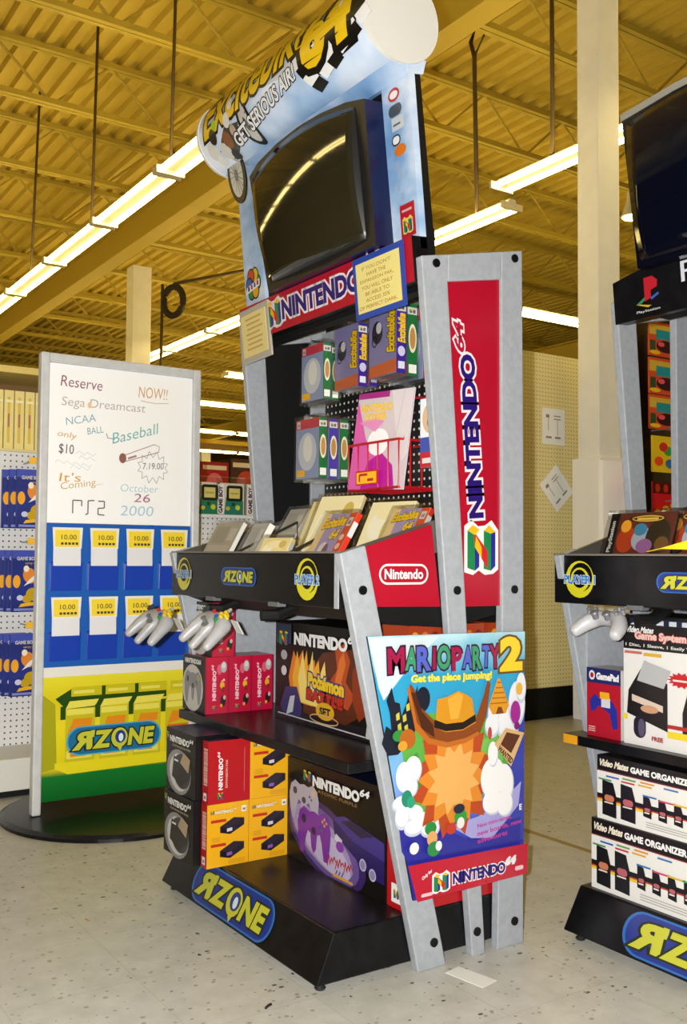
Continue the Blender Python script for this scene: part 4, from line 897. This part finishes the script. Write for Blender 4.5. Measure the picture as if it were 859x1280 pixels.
carton('gamepad_box', 'pink and white box behind the gamepad box under the white controller', 'box', (.075, .96, .5155), (.085, .08, .26), {'': M('#c8385a', .4)}, {'-y': lambda P, w, h: (P.rect(0, h*.6, w, h*.4, M('#e4dcdc', .4)), P.ell(w*.45, h*.68, w*.25, h*.07, M('#2a2a30', .4)), P.poly([(w*.3, h*.76), (w, h*.84), (w, h*.78)], M('#d04a3a', .4)))})

# ------------------------------------------------------------------ game cases in the trays
REFL[0] = 1.
def case(loc, rot, w, h, t_, style, label, grp, cat='game case'):
    t = thing('game_case', label, cat, loc, rot, grp)
    m = .008
    if style == 'grey': base, side = M('#a9a69c', .35), M('#d6d4cc', .4)
    elif style == 'gold': base, side = M('#efe0a0', .3), M('#e0cc90', .35)
    elif style == 'cream': base, side = M('#fff4c4', .3), M('#efe0a8', .35)  # gold and cream covers lightened, flash glare on the plastic painted into them
    elif style == 'violet': base, side = M('#9d90c0', .3), M('#c4301c', .35)
    else: base, side = M('#2a1a1c', .3), M('#1a1a1c', .35)
    mb = MB().box((-w/2+m, m, m), (w/2-m, t_-m, h-m), base, {'+x': side, '+z': side}); P = Print(mb, (-w/2+m, m, m), (1, 0, 0), (0, 0, 1)); a, b = w-2*m, h-2*m
    if style == 'violet':
        P.rect(0, 0, a*.2, b, M('#e4c890', .35)); P.rect(a*.78, 0, a*.22, b, M('#c8481c', .35)); P.text('Excitebike', a*.08, b*.7, a*.68, b*.18, M('#f0c41c', .35), .05, .3, .1, BLK, .04); P.text('64', a*.48, b*.5, a*.22, b*.18, M('#f0c41c', .35), .05, .2, 0, BLK, .04)
        P.ell(a*.42, b*.3, a*.12, b*.14, M('#d8d0d8', .35)); P.ell(a*.52, b*.25, a*.08, b*.16, M('#6a4a5a', .35)); N64S(P, a*.82, b*.74, a*.14)
        for i in range(3): P.ell(a*.89, b*(.18+.17*i), a*.07, b*.06, M('#e8b89a', .35))
    elif style in ('gold', 'cream'):
        for x, y, rx, ry, c in ((.3, .5, .2, .3, '#fffbe0'), (.62, .4, .2, .28, '#f6e6a0'), (.5, .75, .3, .14, '#fff2c0'), (.75, .75, .12, .14, '#dcbf68')): P.ell(a*x, b*y, a*rx, b*ry, M(c, .3))
    elif style == 'grey':
        for x, y, w_, h_, c in ((.1, .1, .8, .34, '#b8b5ab'), (.1, .5, .5, .4, '#9a978d'), (.66, .55, .25, .3, '#c4c1b8')): P.rect(a*x, b*y, a*w_, b*h_, M(c, .35))
    else:
        P.rect(0, 0, a*.14, b, M('#121214', .3)); P.text('PlayStation', a*.1, b*.12, b*.7, a*.07, WHITE, .03, 0, pi/2)
        P.rect(a*.14, 0, a*.86, b, M('#5a2a1c', .3))
        for x, y, rx, ry, c in ((.3, .4, .14, .3, '#a83a1c'), (.27, .7, .08, .14, '#e09a2c'), (.55, .4, .16, .26, '#9aa0b0'), (.5, .62, .1, .14, '#3a7a9a'), (.78, .45, .18, .4, '#2e2418'), (.6, .25, .12, .16, '#8a5a8a'), (.85, .3, .1, .16, '#6a4a20')): P.ell(a*x, b*y, a*rx, b*ry, M(c, .3))
        P.ell(a*.58, b*.86, a*.26, b*.09, M('#1a1410', .3)); P.ring(a*.58, b*.86, a*.24, b*.075, a*.02, M('#c8a048', .3)); P.rect(a*.42, b*.83, a*.32, b*.05, M('#d8b04a', .3))
    mb.build('game_box', t)
    MB().box((-w/2, 0, 0), (w/2, t_, h), CLEAR).build('clear_shell', t, bevel=.002)
    if style in ('gold', 'violet') and cat == 'game case':
        mb = MB().box((w/2-m, m, h*.55), (w/2-m+.0015, t_-m, h*.8), WHITE); mb.build('spine_symbol', t)
    return t
def tz(y): return .97+(y-.1)*(.09/.46)+.003
G = 'cased games in the tray'
L_ = radians(-30)
def tilt(x, y, yaw, w, h, th, style, label): return case((x, y, tz(y)), (L_, 0, yaw), w, h, th, style, label, G)
tilt(-.80, .10, radians(4), .17, .16, .03, 'grey', 'greyish clear game case at the front left of the sloping tray')
tilt(-.62, .11, radians(-6), .13, .15, .035, 'grey', 'clear grey game case second from the left at the tray front')
tilt(-.45, .105, radians(14), .13, .10, .03, 'gold', 'low gold game case between the tray dividers at the front')
tilt(-.72, .29, radians(-5), .15, .17, .035, 'grey', 'grey game case at the back left of the tray')
tilt(-.55, .30, radians(16), .13, .19, .03, 'gold', 'gold game case with dark cover at the back of the tray')
tilt(-.40, .25, radians(18), .17, .21, .03, 'cream', 'large cream game case in the middle of the tray')
tilt(-.22, .31, radians(14), .17, .17, .03, 'cream', 'cream game case behind the violet ones in the tray')
tilt(-.20, .105, radians(-3), .175, .17, .03, 'violet', 'violet game case with orange spine at the tray front')
tilt(-.095, .27, radians(3), .16, .15, .03, 'violet', 'violet game case with yellow title in the second row')
tilt(-.09, .42, radians(-3), .15, .14, .03, 'violet', 'violet game case with yellow title at the very back right of the tray')
G2 = 'cased games on the black kiosk'
case((.93-.74, .735+.12, .997), (radians(-18), 0, radians(-2)), .24, .142, .02, 'dark', 'dark fantasy disc game case standing on the black kiosk tray', G2, 'disc game case')
case((.93-.68, .735+.25, 1.0), (radians(-20), 0, radians(3)), .2, .15, .02, 'dark', 'dark disc game case half hidden behind the front one', G2, 'disc game case')
mb = MB(); rp = [(0, 0), (.06, -.02), (.16, -.03), (.34, -.02), (.36, .1), (.2, .13), (.08, .07)]
a = mb.add([(x, y, .004+.03*sin(x*9)**2) for x, y in rp]); b = mb.add([(x, y, .006+.03*sin(x*9)**2) for x, y in rp]); n = len(rp)
mb.face(list(range(a+n-1, a-1, -1)), M('#e8bc18', .55)); mb.face(list(range(b, b+n)), M('#f0c41c', .55))
for i in range(n): mb.face([a+i, a+(i+1) % n, b+(i+1) % n, b+i], M('#e8bc18', .55))
tag(mb.build('yellow_paper', loc=(.93-.66, .735+.08, 1.012)), 'curled yellow paper lying before the cases on the black kiosk', 'paper')

# packs hanging on the pegboard
REFL[0] = .95
def hpack(x, y, z, w, h, t_, front, spine, label, rz=0):
    t = thing('hanging_game_pack', label, 'game pack', (x, y, z), (0, 0, rz), 'game packs on the pegboard')
    mb = MB().box((0, 0, 0), (w, t_, h), M('#6a6a72', .3), {'+x': M(spine, .3)}); P = Print(mb, (0, 0, 0), (1, 0, 0), (0, 0, 1))
    if front == 'bike':
        P.rect(0, 0, w, h, M('#7d79a8', .3)); P.poly([(0, 0), (w, h*.02), (w, h*.2), (0, h*.16)], M('#c2603a', .3)); P.ell(w*.3, h*.62, w*.2, h*.16, M('#2a2838', .3)); P.ell(w*.36, h*.68, w*.1, h*.08, M('#c8c4cc', .3)); P.ring(w*.2, h*.5, w*.1, h*.08, w*.03, BLK); P.text('Excitebike', w*.93, h*.3, h*.58, w*.26, M('#e8bc1c', .3), .05, .2, pi/2, BLK, .05)
    elif front == 'silver':
        P.rect(0, h*.84, w, h*.16, M('#c03a4c', .3)); P.rect(0, 0, w, h*.84, M('#8a98c0', .3)); P.ell(w*.5, h*.45, w*.4, h*.32, M('#c4cad8', .3)); P.ell(w*.52, h*.5, w*.2, h*.22, M('#e4e4e0', .3)); N64S(P, w*.05, h*.86, w*.14); P.rect(w*.06, h*.03, w*.36, h*.12, M('#eeb41c', .4))
    S = Print(mb, (w, 0, 0), (0, 1, 0), (0, 0, 1))
    S.rect(0, h*.85, t_, h*.1, WHITE); nlogo(S, t_*.2, h*.87, t_*.6, h*.06)
    if front == 'bike' and spine != '#1c6a34': S.text('Excitebike', t_*.9, h*.42, h*.4, t_*.75, M('#e8bc1c', .3), .05, .2, pi/2); S.rect(t_*.15, h*.06, t_*.7, h*.1, M('#d8d8e8', .3)); S.ell(t_*.5, h*.3, t_*.4, h*.07, M('#c8c0e0', .3))
    else: S.ell(t_*.5, h*.52, t_*.42, h*.2, M('#e4dcc0', .3)); S.ell(t_*.5, h*.52, t_*.3, h*.15, M('#b8864a', .3)); S.rect(t_*.1, h*.04, t_*.8, h*.12, M('#e8e8e0', .3))
    mb.build('game_box', t)
    MB().box((-.006, -.004, -.008), (w+.006, t_+.002, h+.012), CLEAR).build('clear_shell', t)
    return t
HK = kA
def pegrun(x, z, y0):
    MB().tube([(x, y0, z), (x, .6, z)], .003, M('#8a8a8c', .3, .8), 6).build('peg_hook', HK)
GRN1, PUR1 = '#1c6a34', '#3a2488'
# upper row, left to right
hpack(-.70, .372, 1.478, .125, .172, .026, 'silver', GRN1, 'silver game pack at the left end of the upper pegboard row'); hpack(-.70, .402, 1.476, .125, .17, .026, 'silver', GRN1, 'green spined game pack behind the silver one in the upper row')
hpack(-.565, .408, 1.50, .125, .19, .03, 'bike', PUR1, 'violet motorbike game pack, front one of the middle upper stack'); hpack(-.565, .448, 1.505, .125, .185, .03, 'bike', PUR1, 'violet motorbike game pack, rear one of the middle upper stack')
hpack(-.375, .402, 1.51, .13, .205, .032, 'bike', PUR1, 'violet motorbike game pack at the upper right by the silver post'); hpack(-.375, .44, 1.505, .13, .205, .034, 'bike', GRN1, 'green spined game pack behind the upper right motorbike pack'); hpack(-.36, .485, 1.50, .13, .2, .034, 'silver', '#a83a3a', 'game pack rearmost of the upper right stack')
hpack(-.74, .378, 1.24, .135, .185, .028, 'silver', GRN1, 'silver game pack at the front of the lower pegboard row'); hpack(-.735, .415, 1.238, .13, .185, .03, 'silver', '#4a3a9c', 'purple spined game pack in the lower row'); hpack(-.735, .455, 1.238, .13, .185, .03, 'silver', GRN1, 'green spined game pack, last of the lower row')
for x, z, y in ((-.64, 1.665, .37), (-.5, 1.7, .41), (-.31, 1.725, .4), (-.67, 1.437, .37)): pegrun(x, z, y)
# pink magazine bag in the red wire basket
t = thing('wire_basket', 'red wire basket hanging on the pegboard below the motorbike packs', 'basket', (0, 0, 0))
w = M('#a8141c', .3); mb = MB()
bx0, bx1, by0, by1, bz0, bz1 = -.52, -.27, .43, .595, 1.195, 1.33
for z in (bz0, bz1): mb.tube([(bx0, by0, z), (bx1, by0, z), (bx1, by1, z), (bx0, by1, z), (bx0, by0, z)], .004, w, 6)
for i in range(6):
    x = bx0+(bx1-bx0)*i/5; mb.tube([(x, by0, bz1), (x, by0, bz0), (x, by1, bz0)], .003, w, 6)
for i in range(1, 4): y = by0+(by1-by0)*i/4; mb.tube([(bx1, y, bz1), (bx1, y, bz0)], .003, w, 6)
mb.build('wire_grid', t)
MB().tube([(bx1, by0+.02, bz1+.0), (bx1, by0+.05, bz1+.12), (bx1, by1, bz1+.13)], .004, w, 6).build('hanger_wire', t)
mb = MB().box((-.47, by0-.008, 1.208), (-.36, by0-.005, 1.25), M('#c01c20', .4)); P = Print(mb, (-.47, by0-.008, 1.208), (1, 0, 0), (0, 0, 1)); P.rect(.005, .004, .1, .033, M('#f0b41c', .4)); P.line([(.02, .01), (.02, .03), (.06, .03)], .007, M('#b01a1c', .4)); P.rect(.06, .01, .03, .008, M('#b01a1c', .4)); mb.build('price_tag', t)
mb = MB().box((0, 0, 0), (.26, .004, .29), M('#c9bcc4', .25)); P = Print(mb, (0, 0, 0), (1, 0, 0), (0, 0, 1))
P.rect(0, .272, .15, .018, M('#a02a7c', .3)); P.poly([(0, .0), (0, .27), (.06, .15), (.12, .09), (.19, .05), (.2, 0)], M('#d05aa8', .3)); P.poly([(.06, 0), (.08, .08), (.14, .11), (.2, .07), (.22, 0)], M('#b01c92', .3)); P.poly([(.16, .29), (.2, .16), (.24, .08), (.258, .1), (.258, .29)], M('#cfc8cc', .3))
P.ell(.12, .14, .05, .04, M('#f6eef2', .3)); P.poly([(.02, .2), (.1, .17), (.14, .2), (.1, .215)], M('#d88abc', .3)); P.line([(.165, .1), (.2, .15), (.22, .29)], .003, M('#c8a8bc', .3))
P.text('NINTENDO', .02, .232, .15, .022, M('#e8c03a', .3), .05); P.text('POWER', .045, .206, .1, .02, M('#e8c03a', .3), .05)
tag(mb.build('magazine', loc=(-.515, .425, 1.2), rot=(radians(-6), radians(3), radians(2))), 'pink and white game magazine standing in front of the red wire basket', 'magazine')
mb = MB().box((0, 0, 0), (.08, .03, .185), M('#d8dce4', .35)); P = Print(mb, (0, 0, 0), (1, 0, 0), (0, 0, 1)); P.rect(0, 0, .08, .04, M('#b02030', .35)); P.rect(0, .04, .08, .04, M('#3a4a9c', .35)); P.ell(.04, .13, .03, .04, M('#c8a888', .35)); P.ell(.045, .12, .014, .02, M('#28201c', .35)); P.rect(.01, .01, .05, .014, WHITE)
tag(mb.build('hanging_game_pack', loc=(-.16, .42, 1.24)), 'small blue and red pack hanging right of the pink magazine', 'game pack', 'game packs on the pegboard')

# ------------------------------------------------------------------ controllers
REFL[0] = .62
def skinned(name, par, verts, edges, rad, mat):
    me = bpy.data.meshes.new(name); me.from_pydata(verts, edges, []); o = bpy.data.objects.new(name, me); COL.objects.link(o)
    sk = o.modifiers.new('s', 'SKIN'); 
    for i, r in enumerate(rad): me.skin_vertices[0].data[i].radius = r if isinstance(r, tuple) else (r, r)
    me.skin_vertices[0].data[0].use_root = True
    ss = o.modifiers.new('u', 'SUBSURF'); ss.levels = ss.render_levels = 2
    dg = bpy.context.evaluated_depsgraph_get(); m2 = bpy.data.meshes.new_from_object(o.evaluated_get(dg))
    o.modifiers.clear(); o.data = m2; m2.materials.clear(); m2.materials.append(mat)
    m2.polygons.foreach_set('use_smooth', [True]*len(m2.polygons)); o.parent = par
    return o
PADG = mottled('controller_grey', '#8a8a8c', '#929294', 40, .4)
def pad64(loc, rot, label):
    t = thing('game_controller', label, 'game controller', loc, rot, 'grey controllers')
    vs = [(0, .03, 0), (-.045, .03, 0), (.045, .03, 0), (-.06, -.018, -.005), (-.066, -.07, -.016), (.06, -.018, -.005), (.066, -.07, -.016), (0, -.02, -.006), (0, -.078, -.02)]
    skinned('body', t, vs, [(0, 1), (0, 2), (1, 3), (3, 4), (2, 5), (5, 6), (0, 7), (7, 8)], [.026, .027, .027, (.019, .018), (.012, .012), (.019, .018), (.012, .012), (.017, .016), (.011, .011)], PADG)
    for x, y, r, c, h in ((.026, .02, .006, '#2450b0', .021), (.036, .01, .006, '#1c8a48', .02), (.045, .041, .005, '#e8c01c', .022), (.055, .032, .005, '#e8c01c', .022), (.045, .023, .005, '#e8c01c', .022), (.035, .032, .005, '#e8c01c', .022), (0, .032, .006, '#c02030', .023)):
        MB().lathe([(r, -.012), (r, .004), (r*.7, .006)], (x, y, h), M(c, .3), 14).build('button', t)
    MB().lathe([(.014, -.01), (.014, .0), (.005, .004), (.005, .013), (.008, .016), (.006, .018)], (0, -.004, .014), M('#6a6a6c', .4), 16).build('thumb_stick', t)
    mb = MB(); mb.box((-.056, .028, .02), (-.034, .035, .028), M('#3a3a3e', .4)); mb.box((-.0485, .0205, .02), (-.0415, .0425, .028), M('#3a3a3e', .4)); mb.build('direction_pad', t)
    MB().tube([(0, .045, 0), (0, .06, 0), (0, .078, .0)], [.009, .006, .004], M('#b8b4a4', .45), 10).build('cable_plug', t)
    MB().box((.062, .035, -.035), (.094, .038, .006), M('#d8d7d4', .5)).build('label_tag', t)
    return t
pad64((-.80, -.07, .80), (radians(33), radians(8), radians(8)), 'grey three pronged controller hanging out in front of the blue pocket panel')
pad64((-.46, -.055, .812), (radians(33), radians(6), radians(4)), 'grey three pronged controller hanging in front of the red controller boxes')
t = thing('game_controller', 'white two handled controller hanging under the black kiosk console', 'game controller', (.178, .765, .838), (radians(30), 0, radians(-6)))
skinned('body', t, [(0, .01, 0), (-.04, .012, 0), (.04, .012, 0), (-.066, -.018, -.004), (-.078, -.06, -.01), (.066, -.018, -.004), (.078, -.06, -.01)], [(0, 1), (0, 2), (1, 3), (3, 4), (2, 5), (5, 6)], [.021, .025, .025, .022, .016, .022, .016], M('#c0c0c4', .4))
for x in (-.05, .05):
    for a in range(4): MB().lathe([(.0055, -.01), (.0055, .003), (.004, .004)], (x+.012*cos(a*pi/2), .014+.012*sin(a*pi/2), .024), M('#85868c', .35), 12).build('button', t)
for x in (-.022, .022): MB().lathe([(.009, -.01), (.009, .004), (.012, .006), (.01, .01)], (x, -.006, .02), M('#6f7076', .4), 16).build('thumb_stick', t)
MB().tube([(0, .02, 0), (0, .06, .0), (.0, .10, -.005)], .004, M('#c8c8ca', .4), 8).build('cable', t)

# ------------------------------------------------------------------ whiteboard stand
REFL[0] = .92
st = thing('display_stand', 'tall white framed stand with whiteboard, blue pockets and yellow panel', 'display stand', (-1.79, .2, 0))
def S_(a, b): return ((a[0], a[1]-.2, a[2]), (b[0], b[1]-.2, b[2]))
MB().lathe([(.43, 0), (.43, .012), (.41, .022), (.15, .034)], (0, 0, 0), BLACK, 64).build('base_disc', st, smooth=False)
FR = mottled('frame_grey', '#b8babd', '#c2c4c6', 30, .4)
for y in (-.128, .5): MB().box(*S_((-.02, y, .028), (.022, y+.034, 1.765)), FR).build('post', st, bevel=.006)
MB().box(*S_((-.018, -.095, 1.728), (.02, .501, 1.765)), FR).build('top_rail', st, bevel=.006)
wb = MB().box(*S_((-.012, -.094, 1.118), (.006, .5, 1.728)), M('#fbfcff', .3)).build('whiteboard', st)
mb = MB(); P = Print(mb, (.006, -.294, 1.118), (0, 1, 0), (0, 0, 1))   # board is .594 x .61
def hand(s, x, y, w, h, c, rot=0, sh=.1, b=-.004): P.text(s, x, y, w, h, M(c, .6), b, sh, rot)
hand('Reserve', .045, .525, .165, .042, '#8a3a5e', -.03); hand('NOW!!', .36, .51, .125, .045, '#cf9a52'); P.line([(.37, .497), (.43, .492), (.49, .497)], .003, M('#d8b88a', .6))
hand('Sega Dreamcast', .05, .44, .34, .045, '#b5a9a4', .0); P.ell(.16, .46, .008, .012, M('#eec49a', .6))
hand('NCAA', .07, .375, .12, .03, '#7fa9b8', .2); hand('BALL', .155, .345, .065, .026, '#6d9fb0', .2)
P.line([(.23, .355), (.235, .338), (.265, .335)], .003, M('#8a6a72', .6)); hand('Baseball', .255, .315, .21, .042, '#6fb3b0', .28, .3)
P.line([(.3, .272), (.43, .325)], .003, M('#9a7268', .6)); P.line([(.31, .25), (.45, .295)], .003, M('#9a7268', .6)); P.line([(.43, .325), (.452, .318), (.45, .295)], .003, M('#b79a92', .6)); P.ell(.298, .262, .015, .02, M('#8a5a4c', .6)); P.line([(.32, .262), (.355, .275)], .008, M('#a87e72', .6))
hand('only', .035, .325, .075, .03, '#d0953c', -.12); hand('$10', .042, .262, .058, .042, '#4a4444', -.05, 0, .0)

for x0, y0, n_, c in ((.11, .268, 8, '#d8c4cc'), (.12, .25, 7, '#d8c4cc'), (.03, .23, 14, '#c8d4da'), (.09, .212, 8, '#c8d4da')): P.line([(x0+.011*i, y0+.006*((i*5) % 3)-.001*i) for i in range(n_)], .0018, M(c, .6))
for k in range(12):
    a, b_ = 2*pi*k/12, 2*pi*(k+.5)/12; c, r1, r2 = (.425, .232), .05, .066
    P.line([(c[0]+r1*cos(a)*1.05, c[1]+r1*sin(a)*.8), (c[0]+r2*cos(b_), c[1]+r2*sin(b_)), (c[0]+r1*cos(a+pi/6)*1.05, c[1]+r1*sin(a+pi/6)*.8)], .0022, M('#9c9090', .6))
hand('7.19.00', .382, .222, .09, .026, '#5a5452', .05)
hand("It's", .045, .158, .085, .034, '#d09a3c', .02); hand('Coming...', .055, .118, .165, .036, '#c7a24e', .16)
hand('October', .29, .13, .16, .03, '#b4cdd6', .0); hand('26', .345, .09, .07, .034, '#9a5a78'); hand('2000', .29, .035, .14, .04, '#a8c8d4')
for pts in ([(.10, .038), (.10, .088), (.135, .088), (.135, .066)], [(.16, .088), (.16, .038), (.15, .034)], [(.16, .088), (.185, .09)], [(.20, .088), (.225, .088), (.225, .062), (.20, .06), (.20, .036), (.226, .034)]): P.line(pts, .0045, M('#5a5656', .6))
mb.build('handwriting', wb)
pk = MB().box(*S_((-.012, -.094, .572), (.008, .5, 1.116)), M('#1b5cb4', .3)).build('pocket_panel', st)
MB().box(*S_((-.012, -.094, .535), (.01, .5, .572)), M('#e4e2dc', .4)).build('cross_rail', st)
POCK = M('#1a3fae', .28); tick = 'ticket cards in the blue pockets'
for r_ in range(2):
    for c_ in range(4):
        y = -.076+.146*c_; z = .86-.265*r_
        MB().prism([(.008, y-.2, z), (.014, y-.2, z), (.02, y-.2, z+.105), (.008, y-.2, z+.11)], (0, .122, 0), POCK).build('pocket', pk, bevel=.002)
        mb = MB(); mb.prism([(.0, 0, 0), (.0, .106, 0), (.0, .106, .068), (.0, 0, .068)], (.0015, 0, 0), M('#dfe0e6', .5))
        mb.prism([(.001, 0, .066), (.001, .108, .066), (.001, .113, .146), (.001, -.004, .146)], (.0025, 0, 0), M('#e9e6da', .5))
        P = Print(mb, (.0035, 0, .066), (0, 1, 0), (0, 0, 1)); P.rect(.006, .006, .094, .064, M('#efd22c', .5)); P.text('10.00', .03, .034, .058, .018, M('#7a6a1e', .5), .02)
        for i in range(5): P.rect(.028+.014*i, .014, .01, .009, M('#3a3424', .5))
        x = -1.79+.021-.004*0
        tag(mb.build('price_ticket', loc=(x, y+.008, z+.095), rot=(0, radians(-2), 0)), f'yellow 10.00 ticket in the {("top", "bottom")[r_]} row of blue pockets, {("first", "second", "third", "fourth")[c_]} from the left post', 'price ticket', tick)
YG = gradient_print('yellow_panel_print', 2, .07, .535, [(0, '#0e5a22'), (.2, '#12702a'), (.26, '#d8c81c'), (.6, '#e0cf28'), (.8, '#cfc01e'), (1, '#dcd232')], .22, .02)
gp = MB().box(*S_((-.012, -.094, .072), (.006, .5, .535)), YG).build('graphic_panel', st)
mb = MB(); P = Print(mb, (.006, -.294, .072), (0, 1, 0), (0, 0, 1))    # .594 x .463
dk = M('#24480c', .3); y1, y2, y3, og = M('#c6bc1e', .3), M('#e6dc5a', .3), M('#a8a414', .3), M('#e08a1c', .3)
P.poly([(0, .4), (.05, .36), (.06, .12), (0, .11)], y3); P.poly([(.05, .38), (.12, .42), (.5, .42), (.5, .36), (.1, .33)], dk)
for k in range(4):
    x = .09+.135*k
    P.rect(x-.02, .3, .045, .05, dk); P.rect(x, .14, .115, .2, y1); P.poly([(x, .34), (x+.115, .345), (x+.13, .37), (x+.015, .368)], y2); P.rect(x+.004, .315, .105, .022, y2); P.poly([(x+.01, .25), (x+.1, .27), (x+.105, .3), (x+.03, .3)], og); P.rect(x+.01, .235, .095, .012, M('#d8661c', .3)); P.rect(x+.005, .15, .1, .03, y2); P.rect(x+.02, .157, .06, .016, og)
    P.rect(x+.02, .385, .12, .035, y1); P.rect(x+.03, .395, .08, .012, y2)
P.poly([(.05, .12), (.1, .095), (.55, .1), (.59, .12), (.59, .14), (.05, .14)], M('#e6d820', .3))
rzone(P, .1, .165, .37, .1, '#4aa6c8', '#1c6c9c'); 
mb.build('printed_panel_art', gp)

# scraps on the floor
tag(MB().prism([(0, 0, 0), (.11, .02, 0), (.10, .075, 0), (-.01, .05, 0)], (0, 0, .001), M('#dcdad2', .6)).build('paper_scrap', loc=(.06, .33, .0003)), 'white paper scrap on the floor before the kiosk legs', 'paper scrap')
tag(MB().prism([(0, 0, 0), (.02, .004, 0), (.019, .007, 0), (-.001, .004, 0)], (0, 0, .001), M('#c07a2c', .6)).build('paper_scrap', loc=(-.745, -.28, .0003)), 'tiny orange scrap on the floor near the base disc', 'paper scrap')
tag(MB().tube([(0, 0, .003), (-.008, .012, .003), (-.01, .02, .003)], .003, M('#2a1712', .6), 6).build('floor_scrap', loc=(-.008, -.126, 0)), 'small dark crumb on the floor in front of the plinth', 'scrap')

# ------------------------------------------------------------------ camera and light
cam = bpy.data.cameras.new('camera'); co_ = bpy.data.objects.new('camera', cam); COL.objects.link(co_); SC.camera = co_
cam.sensor_fit = 'VERTICAL'; cam.sensor_height = 36; cam.lens = 36*1227.45/1280; cam.clip_end = 200; cam.clip_start = .02
yaw, pit, rol = .98169, .04484, .0076
fw = V((-sin(yaw)*cos(pit), cos(yaw)*cos(pit), sin(pit))); r0 = V((cos(yaw), sin(yaw), 0)); u0 = r0.cross(fw)
rt = cos(rol)*r0+sin(rol)*u0; up = -sin(rol)*r0+cos(rol)*u0
CP = V((1.922, -1.219, 1.0))
co_.matrix_world = Matrix(((rt.x, up.x, -fw.x, CP.x), (rt.y, up.y, -fw.y, CP.y), (rt.z, up.z, -fw.z, CP.z), (0, 0, 0, 1)))
fl = bpy.data.lights.new('camera_flash', 'POINT'); fl.energy = FLASH; fl.color = (1, .985, .95); fl.shadow_soft_size = .012
fo = bpy.data.objects.new('camera_flash', fl); COL.objects.link(fo); fo.location = CP-rt*.058+up*.02-fw*.01
w = bpy.data.worlds.new('world'); SC.world = w; w.use_nodes = True
w.node_tree.nodes['Background'].inputs[0].default_value = (.9, .6, .12, 1); w.node_tree.nodes['Background'].inputs[1].default_value = .1
vs = SC.view_settings; vs.view_transform = 'Standard'; vs.look = 'None'; vs.gamma = 1; vs.use_curve_mapping = False; vs.exposure = EXPO
SC.cycles.use_denoising = True; SC.cycles.max_bounces = 6; SC.cycles.transparent_max_bounces = 12; SC.cycles.diffuse_bounces = 3; SC.cycles.glossy_bounces = 3
SC.cycles.sample_clamp_indirect = 4; SC.cycles.caustics_reflective = False; SC.cycles.caustics_refractive = False
